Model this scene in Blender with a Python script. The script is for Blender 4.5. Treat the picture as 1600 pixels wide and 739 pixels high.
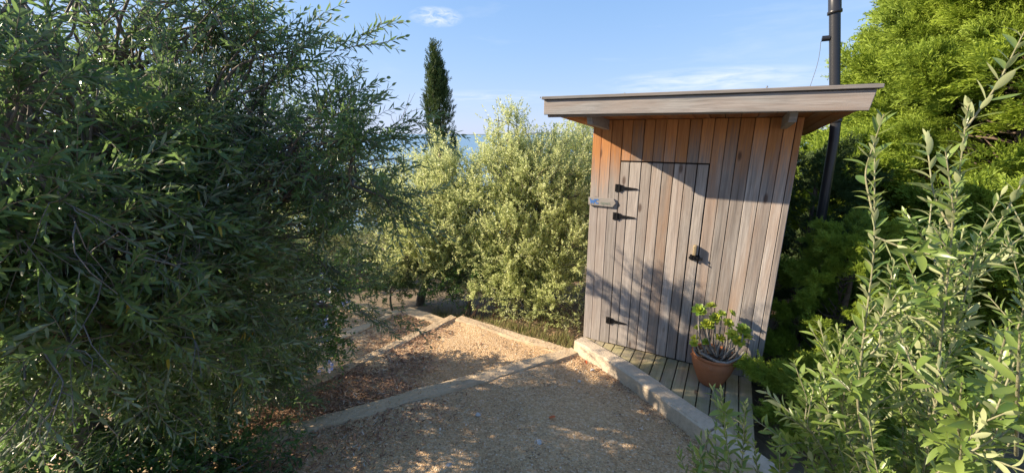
import bpy, bmesh, math, random
import numpy as np
from mathutils import Vector, Matrix

# ------------------------------------------------------------------ clear
for o in list(bpy.data.objects):
    bpy.data.objects.remove(o)
S = bpy.context.scene
COL = S.collection
random.seed(7)
RNG = np.random.default_rng(7)
PI = math.pi
R = math.radians

# ------------------------------------------------------------------ camera
cam = bpy.data.cameras.new('camera')
cam.sensor_width = 36.0
cam.lens = 620.0 / 1600.0 * 36.0
cam.clip_start = 0.02
cam.clip_end = 80000.0
camo = bpy.data.objects.new('camera', cam)
COL.objects.link(camo)
CAM_Z = 2.1
camo.location = (0, 0, CAM_Z)
camo.rotation_euler = (PI / 2 - math.atan(160 / 620), 0, 0)
S.camera = camo

# ------------------------------------------------------------------ light
SUN_D = Vector((0.896, -0.046, -0.441)).normalized()       # the way the light travels
SUN_EL = math.asin(-SUN_D.z)
SUN_AZ = math.atan2(-SUN_D.x, -SUN_D.y)                     # clockwise from +Y
sun = bpy.data.lights.new('sun', 'SUN')
sun.energy = 3.7
sun.angle = R(0.55)
sun.color = (1.0, 0.84, 0.63)
suno = bpy.data.objects.new('sun', sun)
COL.objects.link(suno)
suno.rotation_euler = SUN_D.to_track_quat('-Z', 'Y').to_euler()
suno.location = (-20, 5, 15)

W = bpy.data.worlds.new('World')
S.world = W
W.use_nodes = True
wt = W.node_tree
wt.nodes.clear()


def wn(t, **k):
    n = wt.nodes.new(t)
    for a, b in k.items():
        setattr(n, a, b)
    return n


sky = wn('ShaderNodeTexSky', sky_type='NISHITA', sun_disc=False)
sky.sun_elevation = SUN_EL
sky.sun_rotation = SUN_AZ
sky.altitude = 60
sky.air_density = 0.8
sky.dust_density = 0.2
sky.ozone_density = 5.0
bg = wn('ShaderNodeBackground')
bg.inputs['Strength'].default_value = 0.15
wout = wn('ShaderNodeOutputWorld')
# thin wisps of cloud, laid along the horizontal, all round the sky
tc = wn('ShaderNodeTexCoord')
mp = wn('ShaderNodeMapping')
mp.inputs['Location'].default_value = (0.35, 0.0, 0.13)
mp.inputs['Scale'].default_value = (2.6, 2.6, 17.0)
ns = wn('ShaderNodeTexNoise')
ns.inputs['Scale'].default_value = 1.15
ns.inputs['Detail'].default_value = 7
ns.inputs['Roughness'].default_value = 0.58
ns.inputs['Distortion'].default_value = 0.25
cr = wn('ShaderNodeValToRGB')
cr.color_ramp.elements[0].position = 0.57
cr.color_ramp.elements[0].color = (0, 0, 0, 1)
cr.color_ramp.elements[1].position = 0.82
cr.color_ramp.elements[1].color = (0.62, 0.62, 0.62, 1)
wt.links.new(tc.outputs['Generated'], mp.inputs['Vector'])
wt.links.new(mp.outputs['Vector'], ns.inputs['Vector'])
wt.links.new(ns.outputs['Fac'], cr.inputs['Fac'])


def wisp(direction, half_w, half_h, amount, seed):
    """a small feathery cloud about a direction: soft ellipse broken by noise"""
    d = Vector(direction).normalized()
    side = Vector((d.y, -d.x, 0)).normalized()
    up = side.cross(d)
    def dot(v):
        n = wn('ShaderNodeVectorMath', operation='DOT_PRODUCT')
        wt.links.new(tc.outputs['Generated'], n.inputs[0])
        n.inputs[1].default_value = v
        return n.outputs['Value']
    a, b, c = dot(side), dot(up), dot(d)
    def m(op, x, y, clamp=False):
        n = wn('ShaderNodeMath', operation=op)
        n.use_clamp = clamp
        for i, q in enumerate((x, y)):
            if isinstance(q, (int, float)):
                n.inputs[i].default_value = q
            elif q is not None:
                wt.links.new(q, n.inputs[i])
        return n.outputs[0]
    ax = m('DIVIDE', m('DIVIDE', a, c), half_w)
    bx_ = m('DIVIDE', m('DIVIDE', b, c), half_h)
    rr = m('ADD', m('POWER', m('ABSOLUTE', ax, 0), 2.0), m('POWER', m('ABSOLUTE', bx_, 0), 2.0))
    cb = wn('ShaderNodeCombineXYZ')
    wt.links.new(m('MULTIPLY', ax, 1.6), cb.inputs[0])
    wt.links.new(m('MULTIPLY', bx_, 1.3), cb.inputs[1])
    cb.inputs[2].default_value = seed
    nz = wn('ShaderNodeTexNoise')
    nz.inputs['Scale'].default_value = 1.6
    nz.inputs['Detail'].default_value = 8
    nz.inputs['Roughness'].default_value = 0.62
    nz.inputs['Distortion'].default_value = 0.6
    wt.links.new(cb.outputs[0], nz.inputs['Vector'])
    fall = m('SUBTRACT', 1.0, rr, True)
    fac = m('MULTIPLY', fall, m('MULTIPLY', m('SUBTRACT', nz.outputs['Fac'], 0.36), 3.0, True))
    fac = m('MULTIPLY', fac, amount, True)
    pos = m('GREATER_THAN', c, 0.0)
    return m('MULTIPLY', fac, pos)


w1 = wisp((-0.190, 1.106, 0.285), 0.062, 0.022, 0.85, 3.1)
w2 = wisp((0.492, 1.066, 0.130), 0.24, 0.030, 0.75, 8.7)
w3 = wisp((-0.048, 1.056, 0.090), 0.22, 0.018, 0.35, 5.2)
mx1 = wn('ShaderNodeMath', operation='MAXIMUM')
mx2 = wn('ShaderNodeMath', operation='MAXIMUM')
mx3 = wn('ShaderNodeMath', operation='MAXIMUM')
wt.links.new(w1, mx1.inputs[0]); wt.links.new(w2, mx1.inputs[1])
wt.links.new(mx1.outputs[0], mx2.inputs[0]); wt.links.new(w3, mx2.inputs[1])
half = wn('ShaderNodeMath', operation='MULTIPLY')
wt.links.new(cr.outputs['Color'], half.inputs[0]); half.inputs[1].default_value = 0.30
wt.links.new(mx2.outputs[0], mx3.inputs[0]); wt.links.new(half.outputs[0], mx3.inputs[1])
mixc = wn('ShaderNodeMix', data_type='RGBA')
mixc.inputs['B'].default_value = (2.3, 2.4, 2.5, 1)
wt.links.new(mx3.outputs[0], mixc.inputs['Factor'])
den = wn('ShaderNodeVectorMath', operation='MULTIPLY_ADD')
wt.links.new(sky.outputs['Color'], den.inputs[0])
den.inputs[1].default_value = (0.50, 0.60, 0.62)
den.inputs[2].default_value = (1, 1, 1)
dv = wn('ShaderNodeVectorMath', operation='DIVIDE')
wt.links.new(sky.outputs['Color'], dv.inputs[0])
wt.links.new(den.outputs[0], dv.inputs[1])
tn = wn('ShaderNodeVectorMath', operation='MULTIPLY')
wt.links.new(dv.outputs[0], tn.inputs[0])
tn.inputs[1].default_value = (1.10, 1.37, 1.84)
wt.links.new(tn.outputs[0], mixc.inputs['A'])
wt.links.new(mixc.outputs['Result'], bg.inputs['Color'])
wt.links.new(bg.outputs[0], wout.inputs[0])

S.view_settings.view_transform = 'Standard'
S.view_settings.look = 'None'
S.view_settings.gamma = 1.0
S.view_settings.exposure = 1.62
S.render.engine = 'CYCLES'
S.cycles.max_bounces = 6
S.cycles.diffuse_bounces = 4
S.cycles.transmission_bounces = 5
S.cycles.transparent_max_bounces = 4


# ------------------------------------------------------------------ materials
class NT:
    def __init__(self, name):
        self.m = bpy.data.materials.new(name)
        self.m.use_nodes = True
        self.t = self.m.node_tree
        self.t.nodes.clear()
        self.out = self.n('ShaderNodeOutputMaterial')

    def n(self, typ, inp=None, **k):
        nd = self.t.nodes.new(typ)
        for a, b in k.items():
            setattr(nd, a, b)
        for a, b in (inp or {}).items():
            self.set(nd.inputs[a], b)
        return nd

    def set(self, sock, v):
        if isinstance(v, bpy.types.NodeSocket):
            self.t.links.new(v, sock)
        else:
            if isinstance(v, (tuple, list)) and len(v) == 3 and sock.type == 'RGBA':
                v = (*v, 1)
            sock.default_value = v

    def math(self, op, a, b=0.0, clamp=False):
        nd = self.n('ShaderNodeMath', operation=op)
        nd.use_clamp = clamp
        self.set(nd.inputs[0], a)
        self.set(nd.inputs[1], b)
        return nd.outputs[0]

    def mix(self, f, a, b, blend='MIX'):
        nd = self.n('ShaderNodeMix', data_type='RGBA', blend_type=blend)
        self.set(nd.inputs['Factor'], f)
        self.set(nd.inputs['A'], a)
        self.set(nd.inputs['B'], b)
        return nd.outputs['Result']

    def ramp(self, f, stops):
        nd = self.n('ShaderNodeValToRGB')
        e = nd.color_ramp.elements
        while len(e) < len(stops):
            e.new(0.5)
        for i, (p, c) in enumerate(stops):
            e[i].position = p
            e[i].color = (*c, 1) if len(c) == 3 else c
        self.set(nd.inputs['Fac'], f)
        return nd.outputs['Color']

    def noise(self, vec, scale, detail=5, rough=0.55, dist=0.0, out='Fac'):
        nd = self.n('ShaderNodeTexNoise', {'Scale': scale, 'Detail': detail, 'Roughness': rough, 'Distortion': dist})
        if vec is not None:
            self.set(nd.inputs['Vector'], vec)
        return nd.outputs[out]

    def mapping(self, vec, scale=(1, 1, 1), loc=(0, 0, 0)):
        nd = self.n('ShaderNodeMapping', {'Scale': scale, 'Location': loc})
        self.set(nd.inputs['Vector'], vec)
        return nd.outputs[0]

    def bump(self, h, strength=0.5, dist=0.01, normal=None):
        nd = self.n('ShaderNodeBump', {'Strength': strength, 'Distance': dist, 'Height': h})
        if normal is not None:
            self.set(nd.inputs['Normal'], normal)
        return nd.outputs[0]

    def principled(self, **k):
        nd = self.n('ShaderNodeBsdfPrincipled')
        for a, b in k.items():
            self.set(nd.inputs[a.replace('_', ' ')], b)
        return nd

    def finish(self, sh):
        self.t.links.new(sh.outputs[0] if hasattr(sh, 'outputs') else sh, self.out.inputs[0])
        return self.m


def leaf_mat(name, dark, light, under, trans=0.32, rough=0.42, tip=None, spec=0.5, objvar=0.0):
    """two-sided leaf: upper face between dark and light by leaf, paler under face, some light through"""
    N = NT(name)
    a = N.n('ShaderNodeAttribute', attribute_name='leafr').outputs['Fac']
    b = N.n('ShaderNodeAttribute', attribute_name='sprigr').outputs['Fac']
    f = N.math('ADD', N.math('MULTIPLY', a, 0.55), N.math('MULTIPLY', b, 0.45))
    if objvar:
        rnd = N.n('ShaderNodeObjectInfo').outputs['Random']
        f = N.math('ADD', f, N.math('MULTIPLY', N.math('SUBTRACT', rnd, 0.5), objvar), True)
    top = N.mix(f, dark, light)
    if tip:
        # a few old leaves turn
        old = N.math('GREATER_THAN', a, 0.985)
        top = N.mix(old, top, tip)
    bf = N.n('ShaderNodeNewGeometry').outputs['Backfacing']
    und = N.mix(f, tuple(0.8 * x for x in under), tuple(1.1 * x for x in under))
    col = N.mix(bf, top, und)
    p = N.principled(Base_Color=col, Roughness=N.math('ADD', rough, N.math('MULTIPLY', bf, 0.25)), Specular_IOR_Level=spec)
    t = N.n('ShaderNodeBsdfTranslucent', {'Color': N.mix(0.5, top, tuple(min(1, 2.2 * x) for x in light))})
    m = N.n('ShaderNodeMixShader', {'Fac': trans})
    N.t.links.new(p.outputs[0], m.inputs[1])
    N.t.links.new(t.outputs[0], m.inputs[2])
    return N.finish(m)


def spray_mat(name, dark, light, trans=0.25):
    """scale-leaved conifer spray: old wood-side dark, growing tips light (the leaf's own colour)"""
    N = NT(name)
    a = N.n('ShaderNodeAttribute', attribute_name='leafr').outputs['Fac']
    b = N.n('ShaderNodeAttribute', attribute_name='sprigr').outputs['Fac']
    rnd = N.n('ShaderNodeObjectInfo').outputs['Random']
    f = N.math('ADD', N.math('MULTIPLY', a, 0.58), N.math('MULTIPLY', b, 0.30))
    f = N.math('ADD', f, N.math('MULTIPLY', N.math('SUBTRACT', rnd, 0.35), 0.30), True)
    col = N.mix(f, dark, light)
    dead = N.math('GREATER_THAN', b, 0.975)
    col = N.mix(dead, col, (0.14, 0.075, 0.03))
    p = N.principled(Base_Color=col, Roughness=0.6, Specular_IOR_Level=0.3)
    t = N.n('ShaderNodeBsdfTranslucent', {'Color': N.mix(0.5, col, light)})
    m = N.n('ShaderNodeMixShader', {'Fac': trans})
    N.t.links.new(p.outputs[0], m.inputs[1])
    N.t.links.new(t.outputs[0], m.inputs[2])
    return N.finish(m)


def bark_mat(name, c1, c2, scale=30):
    N = NT(name)
    o = N.n('ShaderNodeNewGeometry').outputs['Position']
    v = N.mapping(o, (1, 1, 0.35))
    n1 = N.noise(v, scale, 6, 0.65)
    col = N.ramp(n1, [(0.3, c1), (0.7, c2)])
    p = N.principled(Base_Color=col, Roughness=0.85, Normal=N.bump(n1, 0.7, 0.01))
    return N.finish(p)


def board_mat(name, grey_a, grey_b, warm_a=None, warm_b=None, warm_z=1.86, axis='Z', moss=None):
    """weathered softwood board: fibre streaks, knots, board-to-board tint; wood that the eaves keep dry is still orange"""
    N = NT(name)
    oi = N.n('ShaderNodeObjectInfo')
    rnd = oi.outputs['Random']
    pos = N.n('ShaderNodeTexCoord').outputs['Object']
    off = N.n('ShaderNodeCombineXYZ', {'X': N.math('MULTIPLY', rnd, 37.0), 'Y': N.math('MULTIPLY', rnd, 91.0), 'Z': N.math('MULTIPLY', rnd, 17.0)}).outputs[0]
    vec = N.n('ShaderNodeVectorMath', operation='ADD')
    N.set(vec.inputs[0], pos); N.set(vec.inputs[1], off)
    vec = vec.outputs[0]
    sc = {'Z': (1, 1, 0.045), 'X': (0.045, 1, 1), 'Y': (1, 0.045, 1)}[axis]
    grain = N.noise(N.mapping(vec, sc), 95, 6, 0.66, 0.4)
    grain = N.math('ADD', N.math('MULTIPLY', N.math('SUBTRACT', grain, 0.5), 1.7), 0.52, True)
    broad = N.noise(N.mapping(vec, tuple(max(s, .12) for s in sc)), 9, 4, 0.55, 0.5)
    fine = N.noise(N.mapping(vec, sc), 420, 3, 0.6)
    col = N.mix(grain, grey_a, grey_b)
    col = N.mix(N.math('MULTIPLY', N.math('SUBTRACT', broad, 0.42), 2.6, True), col, N.mix(rnd, (0.36, 0.235, 0.155), (0.23, 0.21, 0.205)))
    streak = N.noise(N.mapping(vec, tuple(x * .5 if x < .1 else x for x in sc)), 34, 4, 0.6, 0.2)
    col = N.mix(N.math('MULTIPLY', N.math('SUBTRACT', streak, 0.54), 4.0, True), col, N.mix(0.62, col, (0.07, 0.06, 0.055)))
    if warm_a:
        z = N.n('ShaderNodeSeparateXYZ', {'Vector': N.n('ShaderNodeNewGeometry').outputs['Position']}).outputs['Z']
        edge = N.math('ADD', z, N.math('MULTIPLY', N.math('SUBTRACT', grain, 0.5), 0.35))
        edge = N.math('ADD', edge, N.math('MULTIPLY', N.math('SUBTRACT', broad, 0.5), 0.35))
        edge = N.math('ADD', edge, N.math('MULTIPLY', N.math('SUBTRACT', rnd, 0.5), 0.22))
        w = N.math('MULTIPLY', N.math('SUBTRACT', edge, warm_z - 0.16), 2.6, True)
        warm = N.mix(grain, warm_a, warm_b)
        warm = N.mix(N.math('MULTIPLY', rnd, 0.5), warm, N.mix(0.6, warm, (0.20, 0.07, 0.025)))
        col = N.mix(w, col, warm)
    if moss:
        mn = N.noise(N.n('ShaderNodeNewGeometry').outputs['Position'], 5.0, 5, 0.6)
        col = N.mix(N.math('MULTIPLY', N.math('SUBTRACT', mn, 0.42), 3.0, True), col, moss)
    # knots
    kv = N.mapping(vec, {'Z': (7, 7, 2.6), 'X': (2.6, 7, 7), 'Y': (7, 2.6, 7)}[axis])
    vo = N.n('ShaderNodeTexVoronoi', {'Scale': 1.0, 'Vector': kv, 'Randomness': 1.0})
    knot = N.math('SUBTRACT', 1.0, N.math('MULTIPLY', vo.outputs['Distance'], 7.5), True)
    pick = N.math('GREATER_THAN', N.n('ShaderNodeSeparateColor', {'Color': vo.outputs['Color']}).outputs[0], 0.38)
    knot = N.math('MULTIPLY', N.math('MULTIPLY', knot, 2.0, True), pick)
    col = N.mix(N.math('MULTIPLY', knot, 0.75), col, (0.07, 0.04, 0.028))
    tint = N.math('ADD', 0.70, N.math('MULTIPLY', N.math('FRACT', N.math('MULTIPLY', rnd, 7.31)), 0.5))
    cm = N.n('ShaderNodeCombineColor', {0: tint, 1: tint, 2: tint}).outputs[0]
    col = N.mix(1.0, col, cm, 'MULTIPLY')
    hh = N.math('ADD', N.math('MULTIPLY', grain, 0.7), N.math('MULTIPLY', fine, 0.3))
    p = N.principled(Base_Color=col, Roughness=0.78, Specular_IOR_Level=0.25, Normal=N.bump(hh, 0.45, 0.004))
    return N.finish(p)


def stone_mat(name, c1, c2, c3, scale=60, bump=0.6):
    N = NT(name)
    o = N.n('ShaderNodeNewGeometry').outputs['Position']
    n1 = N.noise(o, scale, 6, 0.65)
    n2 = N.noise(o, scale / 9, 5, 0.6)
    vo = N.n('ShaderNodeTexVoronoi', {'Scale': scale * 1.6, 'Vector': o})
    col = N.mix(n2, c1, c2)
    col = N.mix(N.math('MULTIPLY', N.math('SUBTRACT', n1, 0.5), 2.4, True), col, c3)
    n3 = N.noise(o, scale / 14, 7, 0.68, 0.8)
    col = N.mix(N.math('MULTIPLY', N.math('SUBTRACT', n3, 0.52), 2.6, True), col, tuple(0.5 * x for x in c3))
    h = N.math('ADD', n1, N.math('MULTIPLY', vo.outputs['Distance'], 0.5))
    p = N.principled(Base_Color=col, Roughness=0.9, Specular_IOR_Level=0.2, Normal=N.bump(h, bump, 0.01))
    return N.finish(p)


def gravel_mat(name):
    N = NT(name)
    o = N.n('ShaderNodeNewGeometry').outputs['Position']
    wob = N.n('ShaderNodeVectorMath', operation='ADD')
    N.set(wob.inputs[0], o)
    N.set(wob.inputs[1], N.mapping(N.noise(o, 60, 2, 0.5, 0, 'Color'), (0.012, 0.012, 0.012)))
    v1 = N.n('ShaderNodeTexVoronoi', {'Scale': 82.0, 'Vector': wob.outputs[0]})
    v2 = N.n('ShaderNodeTexVoronoi', {'Scale': 185.0, 'Vector': wob.outputs[0]})
    pick = N.n('ShaderNodeSeparateColor', {'Color': v1.outputs['Color']}).outputs[0]
    pick2 = N.n('ShaderNodeSeparateColor', {'Color': v2.outputs['Color']}).outputs[1]
    col = N.ramp(pick, [(0.0, (0.38, 0.25, 0.145)), (0.35, (0.59, 0.395, 0.22)), (0.7, (0.69, 0.475, 0.265)), (1.0, (0.76, 0.62, 0.45))])
    col = N.mix(N.math('MULTIPLY', pick2, 0.35), col, (0.54, 0.37, 0.21))
    big = N.noise(o, 1.7, 4, 0.6)
    col = N.mix(N.math('MULTIPLY', big, 0.35), col, (0.52, 0.355, 0.195))
    h = N.math('SUBTRACT', N.math('MULTIPLY', v1.outputs['Distance'], -1.0), N.math('MULTIPLY', v2.outputs['Distance'], 0.5))
    p = N.principled(Base_Color=col, Roughness=0.92, Specular_IOR_Level=0.2, Normal=N.bump(h, 1.0, 0.008))
    return N.finish(p)


def plain_mat(name, col, rough=0.5, metal=0.0, var=0.15, scale=25, spec=0.5, bump=0.1):
    N = NT(name)
    o = N.n('ShaderNodeTexCoord').outputs['Object']
    n1 = N.noise(o, scale, 5, 0.6)
    c = N.mix(n1, tuple(x * (1 - var) for x in col), tuple(min(1, x * (1 + var)) for x in col))
    p = N.principled(Base_Color=c, Roughness=rough, Metallic=metal, Specular_IOR_Level=spec, Normal=N.bump(n1, bump, 0.004))
    return N.finish(p)


def bit_mat(name, stops, rough=0.85, trans=0.0):
    """small scattered pieces: colour picked piece by piece"""
    N = NT(name)
    a = N.n('ShaderNodeAttribute', attribute_name='leafr').outputs['Fac']
    p = N.principled(Base_Color=N.ramp(a, stops), Roughness=rough, Specular_IOR_Level=0.25)
    return N.finish(p)


M = {}
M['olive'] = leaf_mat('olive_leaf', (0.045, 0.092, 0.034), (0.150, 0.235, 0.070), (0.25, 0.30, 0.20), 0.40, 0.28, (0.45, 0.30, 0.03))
M['olive_sun'] = leaf_mat('olive_leaf_sunlit', (0.275, 0.345, 0.120), (0.550, 0.610, 0.240), (0.60, 0.64, 0.42), 0.50, 0.45, (0.50, 0.30, 0.06))  # sunlit copy of the olive leaf; sunshine is put into its colour
M['shrub'] = leaf_mat('young_olive_leaf', (0.060, 0.120, 0.026), (0.260, 0.340, 0.075), (0.45, 0.49, 0.27), 0.32, 0.33, (0.55, 0.40, 0.05))
M['plumbago'] = leaf_mat('plumbago_leaf', (0.040, 0.095, 0.024), (0.105, 0.200, 0.045), (0.12, 0.19, 0.07), 0.30, 0.45)
M['herb'] = leaf_mat('herb_leaf', (0.045, 0.09, 0.02), (0.16, 0.22, 0.045), (0.13, 0.19, 0.07), 0.35, 0.5)
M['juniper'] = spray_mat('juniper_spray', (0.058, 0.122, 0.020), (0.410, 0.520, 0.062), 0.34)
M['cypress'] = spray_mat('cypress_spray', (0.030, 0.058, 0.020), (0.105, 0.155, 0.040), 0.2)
M['scrub'] = spray_mat('scrub_spray', (0.035, 0.055, 0.022), (0.10, 0.13, 0.05), 0.2)
M['bark'] = bark_mat('olive_bark', (0.07, 0.055, 0.045), (0.23, 0.20, 0.17))
M['twig'] = bark_mat('twig_bark', (0.13, 0.11, 0.075), (0.30, 0.26, 0.19), 60)
M['greentwig'] = bark_mat('green_twig', (0.19, 0.19, 0.10), (0.33, 0.31, 0.20), 60)
M['redbark'] = bark_mat('juniper_bark', (0.06, 0.04, 0.03), (0.17, 0.12, 0.085))
M['wall_board'] = board_mat('larch_wall_board', (0.17, 0.150, 0.138), (0.51, 0.462, 0.42), (0.32, 0.125, 0.045), (0.64, 0.32, 0.125), 1.84)
M['door_board'] = board_mat('larch_door_board', (0.175, 0.154, 0.14), (0.515, 0.465, 0.42))
M['fascia'] = board_mat('grey_fascia_board', (0.14, 0.135, 0.13), (0.42, 0.405, 0.39), axis='X')
M['soffit'] = board_mat('orange_soffit_board', (0.20, 0.075, 0.028), (0.36, 0.15, 0.058), axis='Y')
M['deckwood'] = board_mat('deck_board_wood', (0.30, 0.255, 0.155), (0.55, 0.47, 0.31), axis='Y', moss=(0.27, 0.255, 0.11))  # warm yellow tone: sunlight on the boards is put into the colour
M['signwood'] = board_mat('sign_wood', (0.30, 0.28, 0.26), (0.52, 0.49, 0.45), axis='X')
M['felt'] = plain_mat('roof_felt', (0.05, 0.05, 0.052), 0.9)
M['dark'] = plain_mat('dark_backing', (0.035, 0.025, 0.02), 0.9)
M['iron'] = plain_mat('black_iron', (0.018, 0.018, 0.020), 0.38, 0.6)
M['steel'] = plain_mat('worn_steel', (0.42, 0.41, 0.39), 0.35, 0.9)
M['brass'] = plain_mat('dull_brass', (0.42, 0.33, 0.20), 0.45, 0.5, 0.3, 60)
M['pvc'] = plain_mat('black_pipe', (0.022, 0.022, 0.024), 0.33, 0.0, 0.2, 12, 0.5, 0.05)
M['wire'] = plain_mat('grey_wire', (0.10, 0.10, 0.10), 0.5, 0.4)
M['terracotta'] = stone_mat('terracotta', (0.33, 0.125, 0.055), (0.40, 0.165, 0.078), (0.26, 0.105, 0.055), 22, 0.12)
M['soil'] = stone_mat('soil', (0.05, 0.037, 0.027), (0.085, 0.06, 0.045), (0.13, 0.10, 0.075), 70, 0.9)
M['concrete'] = stone_mat('sandy_concrete', (0.48, 0.365, 0.235), (0.58, 0.455, 0.305), (0.34, 0.26, 0.17), 45, 0.5)
M['kerbstone'] = stone_mat('pale_concrete', (0.50, 0.41, 0.30), (0.60, 0.50, 0.375), (0.38, 0.315, 0.235), 40, 0.5)
M['gravel'] = gravel_mat('gravel')
M['earth'] = stone_mat('earth', (0.15, 0.11, 0.07), (0.24, 0.18, 0.115), (0.10, 0.09, 0.05), 14, 0.8)
M['pebble'] = bit_mat('pebble', [(0.0, (0.27, 0.185, 0.12)), (0.4, (0.56, 0.385, 0.225)), (0.8, (0.70, 0.505, 0.31)), (1.0, (0.78, 0.69, 0.57))])
M['litter'] = bit_mat('dead_leaf', [(0.0, (0.13, 0.062, 0.036)), (0.35, (0.28, 0.160, 0.10)), (0.7, (0.42, 0.26, 0.165)), (0.93, (0.54, 0.36, 0.23)), (1.0, (0.55, 0.49, 0.40))])
M['drygrass'] = bit_mat('dry_grass', [(0.0, (0.08, 0.12, 0.03)), (0.35, (0.18, 0.20, 0.06)), (0.7, (0.32, 0.27, 0.11)), (1.0, (0.40, 0.28, 0.14))])
M['stone'] = stone_mat('pale_stone', (0.46, 0.44, 0.41), (0.58, 0.56, 0.53), (0.38, 0.36, 0.34), 60, 0.4)
M['orange'] = plain_mat('orange_dead_leaf', (0.62, 0.14, 0.04), 0.6)
M['petal'] = plain_mat('pale_blue_petal', (0.60, 0.62, 0.86), 0.6, 0, 0.08)
M['aeonium'] = leaf_mat('aeonium_leaf', (0.12, 0.23, 0.030), (0.44, 0.48, 0.06), (0.26, 0.36, 0.06), 0.25, 0.4, objvar=0.8)
M['aeostem'] = bark_mat('succulent_stem', (0.15, 0.135, 0.12), (0.34, 0.315, 0.285), 80)
M['bluepaint'] = plain_mat('faded_blue_paint', (0.05, 0.17, 0.48), 0.7, 0, 0.35, 120)
M['greenpaint'] = plain_mat('faded_green_paint', (0.20, 0.25, 0.20), 0.8, 0, 0.3, 120)
M['ridge'] = plain_mat('far_ridge', (0.10, 0.12, 0.09), 0.9, 0, 0.2, 0.002)
M['deadwood'] = bark_mat('dead_stalk', (0.20, 0.10, 0.055), (0.36, 0.21, 0.12), 60)


def sea_mat():
    N = NT('sea_water')
    o = N.n('ShaderNodeNewGeometry').outputs['Position']
    n1 = N.noise(N.mapping(o, (0.02, 0.05, 1)), 1.0, 4, 0.6)
    n2 = N.noise(N.mapping(o, (0.0006, 0.003, 1)), 1.0, 3, 0.5)
    col = N.mix(n2, (0.13, 0.24, 0.34), (0.18, 0.30, 0.40))  # lightened, greyed blue; haze is put into the water's colour
    p = N.principled(Base_Color=col, Roughness=0.35, Specular_IOR_Level=0.4, Normal=N.bump(n1, 0.35, 1.0))
    return N.finish(p)


M['sea'] = sea_mat()


# ------------------------------------------------------------------ object helpers
def link(name, me, mat, parent=None):
    o = bpy.data.objects.new(name, me)
    COL.objects.link(o)
    if mat is not None and not me.materials:
        for q in (mat if isinstance(mat, (list, tuple)) else [mat]):
            me.materials.append(M[q] if isinstance(q, str) else q)
    if parent is not None:
        o.parent = parent
    return o


def empty(name, loc=(0, 0, 0), rz=0.0):
    o = bpy.data.objects.new(name, None)
    COL.objects.link(o)
    o.location = loc
    o.rotation_euler = (0, 0, rz)
    o.empty_display_size = 0.1
    return o


def tag(o, label=None, cat=None, group=None, kind=None):
    if label: o['label'] = label
    if cat: o['category'] = cat
    if group: o['group'] = group
    if kind: o['kind'] = kind
    return o


def np_mesh(name, V, Q, attrs=None, smooth=False, tris=False):
    k = 3 if tris else 4
    me = bpy.data.meshes.new(name)
    V = np.ascontiguousarray(V, dtype=np.float32)
    Q = np.ascontiguousarray(Q, dtype=np.int32)
    me.vertices.add(len(V))
    me.vertices.foreach_set('co', V.ravel())
    me.loops.add(Q.size)
    me.loops.foreach_set('vertex_index', Q.ravel())
    me.polygons.add(len(Q))
    me.polygons.foreach_set('loop_start', np.arange(0, Q.size, k, dtype=np.int32))
    me.polygons.foreach_set('loop_total', np.full(len(Q), k, dtype=np.int32))
    if smooth:
        me.polygons.foreach_set('use_smooth', np.ones(len(Q), dtype=bool))
    for an, av in (attrs or {}).items():
        a = me.attributes.new(an, 'FLOAT', 'POINT')
        a.data.foreach_set('value', np.ascontiguousarray(av, dtype=np.float32))
    me.update(calc_edges=True)
    return me


def bm_mesh(name, bm, smooth=False):
    me = bpy.data.meshes.new(name)
    bm.normal_update()
    bm.to_mesh(me)
    bm.free()
    if smooth:
        for p in me.polygons:
            p.use_smooth = True
    return me


def box_bm(x0, x1, y0, y1, z0, z1, bev=0.003, bm=None, seg=1):
    own = bm is None
    b = bmesh.new()
    bmesh.ops.create_cube(b, size=1.0)
    for v in b.verts:
        v.co = Vector((x0 + (v.co.x + .5) * (x1 - x0), y0 + (v.co.y + .5) * (y1 - y0), z0 + (v.co.z + .5) * (z1 - z0)))
    if bev > 0:
        bmesh.ops.bevel(b, geom=list(b.edges), offset=bev, segments=seg, affect='EDGES', profile=0.6)
    if own:
        return b
    me = bpy.data.meshes.new('t')
    b.to_mesh(me); b.free()
    bm.from_mesh(me)
    bpy.data.meshes.remove(me)
    return bm


def prism_bm(poly, z0, z1, bev=0.0, bm=None):
    """closed prism over a polygon in xy (counter-clockwise)"""
    b = bmesh.new()
    lo = [b.verts.new((x, y, z0)) for x, y in poly]
    hi = [b.verts.new((x, y, z1)) for x, y in poly]
    b.faces.new(hi)
    b.faces.new(list(reversed(lo)))
    n = len(poly)
    for i in range(n):
        j = (i + 1) % n
        b.faces.new((lo[i], lo[j], hi[j], hi[i]))
    if bev:
        bmesh.ops.bevel(b, geom=list(b.edges), offset=bev, segments=1, affect='EDGES')
    if bm is None:
        return b
    me = bpy.data.meshes.new('t')
    b.to_mesh(me); b.free(); bm.from_mesh(me); bpy.data.meshes.remove(me)
    return bm


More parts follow.
